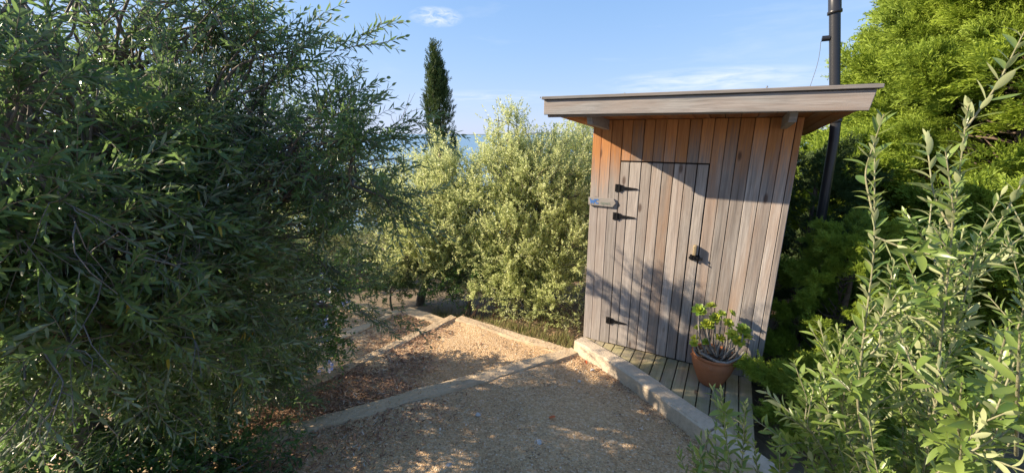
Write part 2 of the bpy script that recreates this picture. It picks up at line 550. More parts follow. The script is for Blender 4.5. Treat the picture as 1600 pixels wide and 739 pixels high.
class Tubes:
    """many tapered tubes gathered into one quad mesh"""
    def __init__(self):
        self.V, self.Q, self.n = [], [], 0

    def add(self, pts, radii, sides=5):
        pts = np.asarray(pts, float)
        k = len(pts)
        if k < 2:
            return
        radii = np.broadcast_to(np.asarray(radii, float), (k,)) if np.ndim(radii) == 0 else np.asarray(radii, float)
        tg = np.gradient(pts, axis=0)
        tg /= np.linalg.norm(tg, axis=1, keepdims=True) + 1e-9
        ref = np.array([0.31, 0.22, 0.92]) if abs(tg[:, 2]).mean() < 0.8 else np.array([0.93, 0.3, 0.1])
        a = np.cross(tg, ref); a /= np.linalg.norm(a, axis=1, keepdims=True) + 1e-9
        b = np.cross(tg, a)
        ang = np.arange(sides) * 2 * PI / sides
        ring = pts[:, None, :] + radii[:, None, None] * (np.cos(ang)[None, :, None] * a[:, None, :] + np.sin(ang)[None, :, None] * b[:, None, :])
        self.V.append(ring.reshape(-1, 3))
        i = np.arange(k - 1)[:, None] * sides
        j = np.arange(sides)[None, :]
        j2 = (j + 1) % sides
        q = np.stack([i + j, i + j2, i + sides + j2, i + sides + j], -1).reshape(-1, 4) + self.n
        self.Q.append(q)
        self.n += k * sides

    def build(self, name, mat, parent=None, smooth=True):
        me = np_mesh(name, np.concatenate(self.V), np.concatenate(self.Q), smooth=smooth)
        return link(name, me, mat, parent)


def unit(v):
    v = np.asarray(v, float)
    return v / (np.linalg.norm(v, axis=-1, keepdims=True) + 1e-12)


def bend_curve(p0, p1, k=7, sag=0.0, wob=0.05, rng=RNG):
    p0, p1 = np.asarray(p0, float), np.asarray(p1, float)
    s = np.linspace(0, 1, k)[:, None]
    L = np.linalg.norm(p1 - p0)
    off = rng.normal(0, wob * L, 3)
    off2 = rng.normal(0, wob * L * 0.5, 3)
    p = p0 + (p1 - p0) * s + off * np.sin(PI * s) + off2 * np.sin(2 * PI * s)
    p[:, 2] += sag * L * (np.sin(PI * s[:, 0]))
    return p


# ------------------------------------------------------------------ leaf, sprig and spray templates
def leaf_verts(L, w, cup=0.12, bend=0.1, fat=0.5, fine=False, rng=RNG):
    """leaf along +X, blade in XY, upper face +Z"""
    if fine == 'far':
        return np.array([(0, 0, 0), (.5 * L, w * .55, cup * w * .5), (L, 0, -bend * L), (.5 * L, -w * .55, cup * w * .5)]), np.array([(0, 3, 2, 1)])
    if fine:
        xs = np.array([0, .25, .55, .82, 1.0])
        pw = np.array([0, .78, 1.0, .62, 0]) * w / 2
        z = -bend * L * xs ** 2
        V = [(0, 0, 0)]
        for i in (1, 2, 3):
            V.append((xs[i] * L, pw[i], z[i] + cup * pw[i]))
        V.append((L, 0, z[4]))
        for i in (3, 2, 1):
            V.append((xs[i] * L, -pw[i], z[i] + cup * pw[i]))
        V.append((xs[2] * L, 0, z[2]))
        # b0 L1 L2 L3 t4 R3(5) R2(6) R1(7) m8
        Q = [(0, 8, 2, 1), (8, 4, 3, 2), (0, 7, 6, 8), (8, 6, 5, 4)]
        return np.array(V), np.array(Q)
    a, b = (.30, .68)
    z = lambda s: -bend * L * s * s
    V = np.array([(0, 0, 0), (a * L, w * .44, z(a) + cup * w * .5), (b * L, w * .42, z(b) + cup * w * .5), (L, 0, z(1)),
                  (b * L, -w * .42, z(b) + cup * w * .5), (a * L, -w * .44, z(a) + cup * w * .5)])
    Q = np.array([(0, 3, 2, 1), (0, 5, 4, 3)])
    return V, Q


def frame_mat(x, zhint):
    x = unit(x); y = unit(np.cross(zhint, x)); z = np.cross(x, y)
    return np.stack([x, y, z], -1)


def sprig_template(rng, length=0.28, pairs=12, leaf=0.055, width=0.011, angle=48, droop=0.25, fine=False, start=0.08, whorl=2, stem_r=0.0016):
    """twig along +X bearing opposite pairs of leaves; returns leaf V,Q,leafr and stem polyline"""
    V, Q, Rr = [], [], []
    n = 0
    ks = 7
    s = np.linspace(0, 1, ks)
    wob = rng.normal(0, 0.05 * length, (2,))
    stem = np.stack([s * length * (1 - .12 * droop), wob[0] * np.sin(s * PI), -droop * length * 0.5 * s ** 2 + wob[1] * np.sin(s * PI)], -1)
    ang0 = rng.uniform(0, PI)
    for i in range(pairs):
        u = start + (1 - start) * (i + rng.uniform(-.2, .2)) / max(1, pairs - 1)
        u = min(max(u, 0.02), 1.0)
        f = u * (ks - 1); j = min(int(f), ks - 2); fr = f - j
        p = stem[j] * (1 - fr) + stem[j + 1] * fr
        tg = unit(stem[j + 1] - stem[j])
        a0 = ang0 + (i % 2) * PI / 2 + rng.normal(0, .25)
        e1 = unit(np.cross(tg, (0.1, 0.2, 1))); e2 = np.cross(tg, e1)
        tip = max(0.0, (u - 0.75) / 0.25)
        for k in range(whorl):
            if rng.random() < 0.10:
                continue
            a = a0 + k * 2 * PI / whorl
            side = math.cos(a) * e1 + math.sin(a) * e2
            th = R(angle + rng.normal(0, 10)) * (1 - 0.45 * tip)
            d = tg * math.cos(th) + side * math.sin(th)
            nrm = tg * math.sin(th) - side * math.cos(th)
            nrm = unit(nrm + rng.normal(0, .25, 3))
            L = leaf * rng.uniform(.75, 1.15) * (1 - 0.40 * tip) * (0.75 + 0.5 * min(1, u * 4) * .5)
            lv, lq = leaf_verts(L, width * rng.uniform(.8, 1.2), rng.uniform(.05, .35), rng.normal(.06, .12), fine=fine)
            F = frame_mat(d, nrm)
            V.append(lv @ F.T + p); Q.append(lq + n); n += len(lv)
            Rr.append(np.full(len(lv), min(1.0, rng.uniform(0, .78) + 0.22 * tip) if rng.random() > .012 else 0.995))
    return dict(V=np.concatenate(V), Q=np.concatenate(Q), r=np.concatenate(Rr), stem=stem, sr=stem_r)


def spray_template(rng, length=0.15, n_side=9, sub=5, upright=0.3, w=0.0034):
    """feathery conifer plume along +X: slim kite-shaped scale-leaf twigs on an axis, swept towards its tip"""
    V, Q, Rr = [], [], []
    n = 0

    def kite(p, d, nrm, L, w, r0, r1):
        nonlocal n
        y = unit(np.cross(nrm, d))
        V.append(np.array([p, p + d * L * .45 + y * w, p + d * L, p + d * L * .45 - y * w]))
        Q.append(np.array([(0, 3, 2, 1)]) + n); n += 4
        Rr.append(np.array([r0, (r0 + r1) / 2, r1, (r0 + r1) / 2]))
    X = np.array([1., 0, 0]); Z = np.array([0, 0, 1.])
    curve = rng.normal(0.0, .15)
    kite(np.zeros(3), X, Z, length, w * 1.2, 0.0, 0.9)
    for i in range(n_side):
        u = .10 + .82 * i / (n_side - 1)
        az = i * 2.4 + rng.normal(0, .3)
        L = length * (0.50 * (1 - u) + .20) * rng.uniform(.8, 1.2)
        th = R(rng.uniform(22, 40))
        d = unit(np.array([math.cos(th), math.sin(th) * math.cos(az), math.sin(th) * math.sin(az) * .7]))
        p = X * u * length + Z * curve * length * u * u
        nr = unit(Z + rng.normal(0, .6, 3))
        kite(p, d, nr, L, w * 1.1, 0.05 + .3 * u, .6 + .4 * u)
        side = unit(np.cross(nr, d))
        for k in range(sub):
            q = .15 + .78 * k / sub
            sg = 1 if k % 2 else -1
            d2 = unit(d + side * sg * .50 + rng.normal(0, .18, 3))
            kite(p + d * L * q, d2, unit(nr + rng.normal(0, .6, 3)), L * .48 * (1.15 - .6 * q), w, .2 + .35 * u, .65 + .35 * rng.random())
    return dict(V=np.concatenate(V), Q=np.concatenate(Q), r=np.concatenate(Rr))


def scatter(templates, pos, xdir, roll, scale, rng=RNG, sprigr=None):
    """place templates (their +X along xdir); returns V,Q,leafr,sprigr and the world stems"""
    N = len(pos)
    x = unit(xdir)
    up = np.tile(np.array([0., 0, 1]), (N, 1))
    par = np.abs(x[:, 2]) > .96
    up[par] = (1, 0, 0)
    y = unit(np.cross(up, x)); z = np.cross(x, y)
    c, s = np.cos(roll)[:, None], np.sin(roll)[:, None]
    y2 = y * c + z * s
    z2 = -y * s + z * c
    F = np.stack([x, y2, z2], -1) * scale[:, None, None]
    which = rng.integers(0, len(templates), N)
    if sprigr is None:
        sprigr = rng.random(N)
    Vs, Qs, Rs, Ss, stems = [], [], [], [], []
    base = 0
    for ti, T in enumerate(templates):
        idx = np.nonzero(which == ti)[0]
        if not len(idx):
            continue
        V = np.einsum('nij,vj->nvi', F[idx], T['V']) + pos[idx][:, None, :]
        nv = len(T['V'])
        Q = T['Q'][None] + (np.arange(len(idx)) * nv)[:, None, None] + base
        base += nv * len(idx)
        Vs.append(V.reshape(-1, 3)); Qs.append(Q.reshape(-1, Q.shape[-1]))
        Rs.append(np.tile(T['r'], len(idx))); Ss.append(np.repeat(sprigr[idx], nv))
        if 'stem' in T:
            st = np.einsum('nij,vj->nvi', F[idx], T['stem']) + pos[idx][:, None, :]
            stems += [(q, T['sr']) for q in st]
    return np.concatenate(Vs), np.concatenate(Qs), np.concatenate(Rs), np.concatenate(Ss), stems


def in_blobs(p, blobs):
    m = np.zeros(len(p), bool)
    for c, r in blobs:
        m |= (((p - np.asarray(c)) / np.asarray(r)) ** 2).sum(1) < 1
    return m


SUNV = np.array(SUN_D)
SHED_A = np.array((0.722, 3.652, 0.0))
SHED_T = np.array((0.8757, -0.4828, 0.0))
SHED_N = np.array((0.4828, 0.8757, 0.0))


def poly_in(x, y, poly):
    ins = np.zeros(len(x), bool)
    j = len(poly) - 1
    for i in range(len(poly)):
        xi, yi = poly[i]; xj, yj = poly[j]
        c = ((yi > y) != (yj > y)) & (x < (xj - xi) * (y - yi) / (yj - yi + 1e-12) + xi)
        ins ^= c
        j = i
    return ins


LIT_T2 = [(-1.55, 3.85), (-0.72, 4.75), (0.75, 3.85), (0.10, 3.38), (-0.45, 3.24), (-0.72, 3.50), (-1.05, 3.62), (-1.40, 3.75)]
LIT_T1 = [[(-0.85, 2.90), (-0.60, 3.03), (0.05, 3.16), (-0.02, 2.92), (-0.30, 2.86)], [(0.05, 2.78), (0.18, 2.72), (0.52, 2.60), (0.55, 2.46), (0.28, 2.58)],
          [(0.42, 3.38), (0.70, 3.70), (1.06, 3.20), (0.90, 2.90), (0.70, 3.05)]]


def sun_gap(p, rng):
    """True where a sprig may stay: the left-hand trees are open where the sun gets through in the photo"""
    keep = np.ones(len(p), bool)
    u = rng.random(len(p))
    def proj_z(z):
        t = (p[:, 2] - z) / -SUNV[2]
        q = p + SUNV * t[:, None]
        return q[:, 0], q[:, 1], t > 0
    x, y, ok = proj_z(-0.14)
    keep &= ~(ok & poly_in(x, y, LIT_T2) & (u < 0.97))
    x, y, ok = proj_z(0.0)
    for P in LIT_T1:
        keep &= ~(ok & poly_in(x, y, P) & (u < 0.93))
    # shed wall
    den = SUNV @ SHED_N
    t = -((p - SHED_A) @ SHED_N) / den
    q = p + SUNV * t[:, None] - SHED_A
    al = q @ SHED_T; z = q[:, 2]
    on = (t > 0) & (al > -0.15) & (al < 1.6)
    keep &= ~(on & (z > 1.12 - 0.10 * al) & (z < 2.3) & (u < 0.985))
    band = on & (z > 0.20) & (z <= 1.10) & (np.sin((z + .50 * al) * 15 + .5) > 0.05)
    keep &= ~(band & (u < 0.93))
    for c, rad in (((-1.40, 1.55, 1.95), .20), ((-1.45, 1.72, 1.52), .17), ((-1.28, 2.25, 2.30), .24), ((-1.15, 2.30, 1.62), .18), ((-1.62, 1.45, 1.22), .13), ((-1.35, 2.5, 1.0), .16),
                   ((-1.6, 1.9, 2.25), .22), ((-1.5, 1.6, .75), .12), ((-0.95, 2.35, 2.0), .20), ((-1.55, 2.2, .55), .14), ((-1.75, 1.6, 1.75), .12)):
        v = p - np.array(c)
        al_ = v @ -SUNV
        pr = np.linalg.norm(v + np.outer(al_, SUNV), axis=1)
        keep &= ~((al_ > .10) & (pr < rad) & (u < .92))
    # pot and succulent, and streaks over the deck
    t = (1.66 - p[:, 0]) / SUNV[0]
    q = p + SUNV * t[:, None]
    keep &= ~((t > 0) & (q[:, 1] > 2.70) & (q[:, 1] < 3.15) & (q[:, 2] > 0.22) & (q[:, 2] < 0.90) & (u < 0.93))
    x, y, ok = proj_z(0.1)
    keep &= ~(ok & (x > .75) & (x < 1.9) & (y > 2.4) & (y < 3.6) & ((np.sin(y * 21 + x * 4) > .1) | (x < 1.4)) & (u < .9))
    # the whole landing gets a little light through
    x, y, ok = proj_z(0.0)
    keep &= ~(ok & (x > -1) & (x < 1.4) & (y > 2.3) & (y < 3.3) & (u < .26))
    # young olive at the right
    t = (1.15 - p[:, 0]) / SUNV[0]
    q = p + SUNV * t[:, None]
    keep &= ~((t > 0) & (q[:, 1] > 0.5) & (q[:, 1] < 1.75) & (q[:, 2] > 1.05) & (q[:, 2] < 2.5) & (u < 0.95))
    return keep


def olive_tree(name, base, fork, blobs, n_branch, per_branch, n_fill, templates, leafmat, label, cat='tree', trunk_r=0.09, group=None,
               gap=False, seed=1, limb_r=0.04, outward=0.6, up=0.25, droop=0.0, twig_r=1.0, extra=None, part_leaves=0, trunks=1, twigmat='twig', weights=None, bare=0):
    rng = np.random.default_rng(seed)
    root = empty(name, base)
    tag(root, label, cat, group)
    b0 = np.array(base, float)
    wood, twigs = Tubes(), Tubes()
    fork = np.array(fork, float)
    for k in range(trunks):
        f2 = fork + (rng.normal(0, .12, 3) if k else 0)
        bb = np.array([0, 0, -0.12]) + (np.append(rng.normal(0, .10, 2), 0) if k else 0)
        c = bend_curve(bb, f2 - b0, 9, 0, 0.05, rng)
        wood.add(c, trunk_r * (1.25 - .55 * np.linspace(0, 1, 9) ** .6) * (1 if k == 0 else .7), 9)
    P, D = [], []
    vol = np.array([np.prod(r) ** (2 / 3) for _, r in blobs]) * (np.array(weights) if weights is not None else 1); vol = vol / vol.sum()
    limbs = []
    for (c, r) in blobs:
        c = np.array(c, float)
        l = bend_curve(fork, c, 9, 0.06, 0.08, rng)
        limbs.append(l)
        wood.add(l - b0, np.linspace(limb_r, limb_r * .3, 9), 6)
    for i in range(n_branch):
        k = rng.choice(len(blobs), p=vol)
        c, r = np.array(blobs[k][0], float), np.array(blobs[k][1], float)
        e = unit(rng.normal(0, 1, 3) + np.array([0, 0, up]))
        tgt = c + e * r * rng.uniform(.72, 1.0)
        s = limbs[k][rng.integers(3, 9)]
        br = bend_curve(s, tgt, 8, 0.10 - droop * .3, 0.07, rng)
        L = np.linalg.norm(tgt - s)
        wood.add(br - b0, np.linspace(0.010, 0.0025, 8) * twig_r * (0.7 + .5 * L), 4)
        for j in range(per_branch):
            f = rng.uniform(.30, 1.0) ** .8 * 6.99
            q = int(f)
            p = br[q] * (1 - (f - q)) + br[q + 1] * (f - q)
            tg = unit(br[q + 1] - br[q])
            d = tg * .75 + rng.normal(0, .55, 3) + e * outward * .5 + np.array([0, 0, up - droop])
            P.append(p); D.append(d)
    for i in range(n_fill):
        k = rng.choice(len(blobs), p=vol)
        c, r = np.array(blobs[k][0], float), np.array(blobs[k][1], float)
        e = unit(rng.normal(0, 1, 3))
        P.append(c + e * r * rng.uniform(.55, .98))
        D.append(e * outward + rng.normal(0, .5, 3) + np.array([0, 0, up - droop]))
    for p, d in (extra or []):
        P.append(np.array(p, float)); D.append(np.array(d, float))
    for i in range(bare):
        k = rng.choice(len(blobs), p=vol)
        c, r = np.array(blobs[k][0], float), np.array(blobs[k][1], float)
        e = unit(rng.normal(0, 1, 3) + np.array([.5, -.5, -.1]))
        p0 = c + e * r * rng.uniform(.6, .9)
        d = unit(e * .5 + rng.normal(0, .5, 3) + np.array([.1, -.1, -.35]))
        L = rng.uniform(.25, .55)
        cv = bend_curve(p0, p0 + d * L, 7, .05, .10, rng)
        wood.add(cv - b0, np.linspace(.0034, .0010, 7), 4)
        for j in range(rng.integers(1, 4)):
            q = cv[rng.integers(2, 6)]
            wood.add(bend_curve(q, q + unit(d + rng.normal(0, .6, 3)) * L * rng.uniform(.3, .6), 5, 0, .1, rng) - b0, np.linspace(.0022, .0008, 5), 3)
    P, D = np.array(P), np.array(D)
    keep = P[:, 2] > b0[2] + 0.03
    if gap:
        keep &= sun_gap(P + unit(D) * 0.12, rng)
    P, D = P[keep], D[keep]
    V, Q, r, s, stems = scatter(templates, P - b0, D, rng.uniform(-.6, .6, len(P)), rng.uniform(.8, 1.2, len(P)), rng)
    far = templates is OLC
    for st, sr in (stems[::4] if far else stems):
        q_ = st[::3 if far else 2]
        twigs.add(q_, np.linspace(sr * 1.5, sr * .6, len(q_)), 3)
    wood.build('trunk', 'bark', root)
    tw = twigs.build('twigs', twigmat, root)
    tag(tw, kind='stuff')
    cr_ = link('crown', np_mesh('crown', V, Q, dict(leafr=r, sprigr=s)), leafmat, root)
    tag(cr_, kind='stuff')
    return root


def conifer(name, base, profile, height, templates, mat, label, n_spray, seed, cat='tree', group=None, upright=0.35, trunk_r=0.07, jitter=0.10,
            lumps=14, shell=(.62, 1.0), trunk_top=.85, scale=1.0, per=34, spread=.055):
    """crown of sprays on boughs round a trunk; profile(h 0..1) -> radius"""
    rng = np.random.default_rng(seed)
    root = empty(name, base); tag(root, label, cat, group)
    wood = Tubes()
    hs = np.linspace(-.02, trunk_top, 9)
    tr = np.stack([np.cumsum(rng.normal(0, .012, 9)), np.cumsum(rng.normal(0, .012, 9)), hs * height], -1)
    wood.add(tr, trunk_r * (1.05 - hs), 8)
    lump = [(rng.uniform(0, 1), rng.uniform(0, 2 * PI), rng.uniform(.25, .6)) for _ in range(lumps)]
    boughs = int(n_spray / per)
    P, D, SR = [], [], []
    for b in range(boughs):
        h = rng.uniform(.02, 1) ** .9
        az = rng.uniform(0, 2 * PI)
        rad = profile(h)
        for (lh, la, la_) in lump:
            dd = math.hypot((h - lh) * 3.2, math.atan2(math.sin(az - la), math.cos(az - la)) * .8)
            rad *= 1 + jitter * 2.2 * max(0, 1 - dd / la_)
        rad *= rng.uniform(1 - jitter * 2.2, 1 + jitter)
        out = np.array([math.cos(az), math.sin(az), 0])
        z0 = max(0.02, h - .10 * upright) * height
        st = np.array([0, 0, z0]) + out * .02
        en = np.array([0, 0, h * height]) + out * rad
        br = bend_curve(st, en, 6, -.06, .05, rng)
        wood.add(br, np.linspace(.012, .003, 6) * (0.4 + .5 * rad), 4)
        br_r = rng.random()
        lead = unit(out * .8 + np.array([0, 0, upright * 1.25]) + rng.normal(0, .22, 3))
        ax = unit(en - st)
        for k in range(per):
            f = rng.uniform(shell[0] - .15 if k % 5 == 0 else shell[0], shell[1]) * 4.99
            q = int(f)
            p = br[q] * (1 - (f - q)) + br[q + 1] * (f - q) + rng.normal(0, spread * (1.25 - .6 * f / 5) + .02 * rad, 3) + lead * rng.uniform(0, spread * 1.5)
            d = lead + rng.normal(0, .27, 3)
            P.append(p); D.append(d); SR.append(min(1, max(0, br_r * .55 + rng.random() * .42)))
    P, D, SR = np.array(P), np.array(D), np.array(SR)
    k = P[:, 2] > 0.0
    P, D, SR = P[k], D[k], SR[k]
    V, Q, r, s, _ = scatter(templates, P, D, rng.uniform(-1.2, 1.2, len(P)), rng.uniform(.7, 1.25, len(P)) * scale, rng, SR)
    wood.build('trunk', 'redbark', root)
    c = link('crown', np_mesh('crown', V, Q, dict(leafr=r, sprigr=s)), mat, root)
    tag(c, kind='stuff')
    return root


def bough_mesh(rng, templates, mat, n=85, length=.75, fat=.20):
    """one leafy bough along +X: a plume of sprays round a drooping axis, thickest at its middle"""
    P, D, SR = [], [], []
    dr = rng.normal(0, .10)
    subs = [(rng.uniform(.25, 1.0), rng.uniform(0, 2 * PI), rng.uniform(.6, 1.15)) for _ in range(9)]
    for i in range(n):
        f, az, k = subs[rng.integers(0, len(subs))]
        f = min(1.0, max(.05, f + rng.normal(0, .07)))
        az += rng.normal(0, .4)
        rr = fat * k * math.sin(min(1.0, .18 + f * .95) * PI) ** .7 * rng.uniform(.35, 1.0)
        off = np.array([0, math.cos(az), math.sin(az) * .75])
        P.append(np.array([f * length, 0, dr * f * f]) + off * rr * .8 + rng.normal(0, .02, 3))
        D.append(np.array([.95, 0, .15]) + off * .75 + rng.normal(0, .22, 3))
        SR.append(min(1, max(0, .25 * k + rng.random() * .6)))
    P, D = np.array(P), np.array(D)
    V, Q, r, s_, _ = scatter(templates, P, D, rng.uniform(-1.2, 1.2, n), rng.uniform(.75, 1.25, n), rng, np.array(SR))
    me = np_mesh('bough', V, Q, dict(leafr=r, sprigr=s_))
    me.materials.append(M[mat])
    return me


def boughed_tree(name, base, profile, height, meshes, label, n_bough, seed, bough=.75, cat='tree', rise=.35, trunk_r=.08, jitter=.15, lumps=16):
    """trunk with boughs (each a part) whose tips follow profile(h 0..1) -> radius, pushed in and out in lumps"""
    rng = np.random.default_rng(seed)
    root = tag(empty(name, base), label, cat)
    wood = Tubes()
    hs = np.linspace(-.02, .85, 9)
    wood.add(np.stack([np.cumsum(rng.normal(0, .012, 9)), np.cumsum(rng.normal(0, .012, 9)), hs * height], -1), trunk_r * (1.05 - hs), 8)
    lump = [(rng.uniform(0, 1), rng.uniform(0, 2 * PI), rng.uniform(.3, .7)) for _ in range(lumps)]
    for b in range(n_bough):
        h = (b + rng.random()) / n_bough
        az = b * 2.39996 + rng.normal(0, .35)
        rad = profile(h)
        for (lh, la, w_) in lump:
            dd = math.hypot((h - lh) * 3.2, math.atan2(math.sin(az - la), math.cos(az - la)) * .8)
            rad *= 1 + jitter * 1.6 * max(0, 1 - dd / w_)
        rad *= rng.uniform(1 - jitter * 1.6, 1 + jitter * .5) * (.66 if b % 4 == 3 else 1)
        sc = bough * rng.uniform(.75, 1.25)
        out = np.array([math.cos(az), math.sin(az), 0])
        d = unit(out + np.array([0, 0, rise + .9 * max(0, h - .75) * 4 * .5]) + rng.normal(0, .18, 3))
        tip = np.array([0, 0, h * height]) + out * rad
        p = tip - d * sc * .85 * .75
        if p[2] < .03: p[2] = .03
        wood.add(bend_curve((0, 0, max(.02, p[2] - .25 * rad)), p, 5, -.04, .04, rng), np.linspace(.014, .006, 5) * (.4 + .5 * rad), 4)
        o = bpy.data.objects.new('bough', meshes[rng.integers(0, len(meshes))])
        COL.objects.link(o); o.parent = root
        q = Vector(d).to_track_quat('X', 'Z')
        o.rotation_mode = 'QUATERNION'
        o.rotation_quaternion = q @ Matrix.Rotation(rng.normal(0, .5), 3, 'X').to_quaternion()
        o.location = p
        o.scale = (sc / .85, sc / .85 * rng.uniform(.85, 1.2), sc / .85 * rng.uniform(.85, 1.2))
    wood.build('trunk', 'redbark', root)
    return root


# ================================================================== the setting
def smooth01(x):
    x = np.clip(x, 0, 1)
    return x * x * (3 - 2 * x)


def ground_h(x, y):
    u = y - 0.5 * x - 3.2
    h = -0.08 - 0.27 * smooth01((u + .45) / .45)
    h = h - 0.16 * np.clip(u - 1.5, 0, 5)
    far = np.clip(np.hypot(np.clip(y - 7, 0, None), np.clip(np.abs(x) - 14, 0, None) * .5), 0, None)
    h = h - 0.24 * far
    h = h + 0.03 * np.sin(x * 2.1 + y * 1.3) * np.sin(y * 2.7 - x) * smooth01((np.abs(x - .3) + np.abs(y - 3) - 1.0) / 4)
    rise = np.clip(x - 2.2, 0, 6) * 0.05
    return h + rise * (y < 8)


def warp(n, near, far, c=0.0):
    t = np.linspace(-1, 1, n)
    return c + np.sign(t) * (np.abs(t) * near + (np.abs(t) ** 5) * (far - near))


gx = warp(171, 14, 700)
gy = np.concatenate([np.linspace(-40, -4, 10)[:-1], np.linspace(-4, 10, 95)[:-1], 10 + (np.linspace(0, 1, 70) ** 2.5) * 420])
X, Y = np.meshgrid(gx, gy)
Z = ground_h(X, Y)
V = np.stack([X, Y, Z], -1).reshape(-1, 3)
nx, ny = len(gx), len(gy)
ii, jj = np.meshgrid(np.arange(nx - 1), np.arange(ny - 1))
q0 = (jj * nx + ii).ravel()
Q = np.stack([q0, q0 + 1, q0 + nx + 1, q0 + nx], -1)
g = link('ground', np_mesh('ground', V, Q, smooth=True), 'earth')
tag(g, 'brown earth hillside falling away to the sea', kind='structure')

bm = bmesh.new()
SEA_Z = -42.0
sx = [-40000, -8000, -1500, 0, 1500, 8000, 40000]
sy = [60, 400, 1500, 6000, 20000, 60000]
vs = [[bm.verts.new((x, y, SEA_Z)) for x in sx] for y in sy]
for j in range(len(sy) - 1):
    for i in range(len(sx) - 1):
        bm.faces.new((vs[j][i], vs[j][i + 1], vs[j + 1][i + 1], vs[j + 1][i]))
tag(link('sea', bm_mesh('sea', bm), 'sea'), 'blue sea seen beyond the olives', kind='structure')

# low land across the bay
rx = np.linspace(-3500, 16000, 90)
rz = 35 + 55 * np.abs(np.sin(rx * .00037 + 1)) + 26 * np.sin(rx * .0013) + 12 * np.sin(rx * .0041 + 2)
rz *= smooth01((rx + 3500) / 3000) * .9
V = np.concatenate([np.stack([rx, np.full_like(rx, 17000.), np.full_like(rx, SEA_Z - 5)], -1),
                    np.stack([rx, np.full_like(rx, 18200.), SEA_Z + rz], -1),
                    np.stack([rx, np.full_like(rx, 20500.), np.full_like(rx, SEA_Z - 5)], -1)])
k = len(rx)
i = np.arange(k - 1)
Q = np.concatenate([np.stack([i, i + 1, i + k + 1, i + k], -1), np.stack([i + k, i + k + 1, i + 2 * k + 1, i + 2 * k], -1)])
tag(link('hills', np_mesh('hills', V, Q, smooth=True), 'ridge'), 'low far shore on the sea horizon', kind='structure')


def terrace(name, P00, P10, P11, P01, z, nu, nv, label, amp=0.014):
    u, v = np.meshgrid(np.linspace(0, 1, nu), np.linspace(0, 1, nv))
    P = [np.array(p, float) for p in (P00, P10, P11, P01)]
    xy = ((1 - u) * (1 - v))[..., None] * P[0] + (u * (1 - v))[..., None] * P[1] + (u * v)[..., None] * P[2] + ((1 - u) * v)[..., None] * P[3]
    x, y = xy[..., 0], xy[..., 1]
    zz = z + amp * (np.sin(x * 5.1 + y * 2.3) + np.sin(x * -3.3 + y * 6.1) + .6 * np.sin(x * 13 + y * 9)) / 2
    Vv = np.stack([x, y, zz], -1).reshape(-1, 3)
    a, b = np.meshgrid(np.arange(nu - 1), np.arange(nv - 1))
    q = (b * nu + a).ravel()
    o = link(name, np_mesh(name, Vv, np.stack([q, q + 1, q + nu + 1, q + nu], -1), smooth=True), 'gravel')
    return tag(o, label, kind='structure')


T1 = dict(P00=(-4, -3), P10=(4.62, -3), P11=(0.73, 3.52), P01=(-4, 1.17))
terrace('path', **T1, z=0.0, nu=90, nv=80, label='gravel landing in the foreground in front of the hut')
T2 = dict(P00=(-3.6, 1.40), P10=(0.64, 3.60), P11=(-0.70, 4.54), P01=(-3.55, 1.50))
terrace('path', **T2, z=-0.135, nu=70, nv=40, label='sunlit gravel step below the foreground landing')
T3 = dict(P00=(-3.7, 1.6), P10=(-0.80, 4.66), P11=(-1.45, 5.05), P01=(-4.0, 3.4))
terrace('path', **T3, z=-0.285, nu=50, nv=40, label='gravel step strewn with brown leaves below the sunlit one')
T4 = dict(P00=(-4.2, 3.5), P10=(-1.50, 5.10), P11=(-2.2, 5.55), P01=(-4.6, 5.0))
terrace('path', **T4, z=-0.42, nu=40, nv=30, label='lowest gravel step, half hidden by hanging olive leaves')


def edging(name, pts, width, z_top, depth, mat, label, seed, cat='edging', bev=0.018, group=None, rough=0.008, taper=None):
    """a cast edging with slightly worn, wandering sides; pts is its centre line"""
    rng = np.random.default_rng(seed)
    pts = np.array(pts, float)
    seg = np.linalg.norm(np.diff(pts, axis=0), axis=1)
    L = np.concatenate([[0], np.cumsum(seg)])
    n = max(6, int(L[-1] / .055))
    s = np.linspace(0, L[-1], n)
    c = np.stack([np.interp(s, L, pts[:, k]) for k in (0, 1)], -1)
    t = unit(np.gradient(c, axis=0))
    nr = np.stack([-t[:, 1], t[:, 0]], -1)
    w = width / 2
    prof = [(-w, -depth), (-w, -bev), (-w + bev * .4, -bev * .35), (-w + bev, 0), (-w * .3, .002), (w * .3, .002), (w - bev, 0), (w - bev * .4, -bev * .35), (w, -bev), (w, -depth)]
    m = len(prof)
    ww = 1 + 0 * s if taper is None else np.interp(s / L[-1], [0, 1], taper)
    Vv = np.zeros((n, m, 3))
    for k, (o_, z_) in enumerate(prof):
        j = rng.normal(0, rough, n)
        j = np.convolve(j, [.25, .5, .25], 'same')
        jz = np.convolve(rng.normal(0, rough * .7, n), [.25, .5, .25], 'same') if z_ > -depth else 0
        Vv[:, k, :2] = c + nr * (o_ * ww + j)[:, None]
        Vv[:, k, 2] = z_top + z_ + jz
    Vv = Vv.reshape(-1, 3)
    a, b = np.meshgrid(np.arange(m - 1), np.arange(n - 1))
    q = (b * m + a).ravel()
    faces = [tuple(f) for f in np.stack([q, q + m, q + m + 1, q + 1], -1).tolist()]
    faces.append(tuple(range(m)))
    faces.append(tuple(reversed(range((n - 1) * m, n * m))))
    base = pts[0]
    me = bpy.data.meshes.new(name)
    me.from_pydata([(v[0] - base[0], v[1] - base[1], v[2]) for v in Vv.tolist()], [], faces)
    bmx = bmesh.new(); bmx.from_mesh(me)
    bmesh.ops.recalc_face_normals(bmx, faces=bmx.faces)
    bmx.to_mesh(me); bmx.free()
    o = link(name, me, mat)
    o.location = (base[0], base[1], 0)
    return tag(o, label, cat, group)


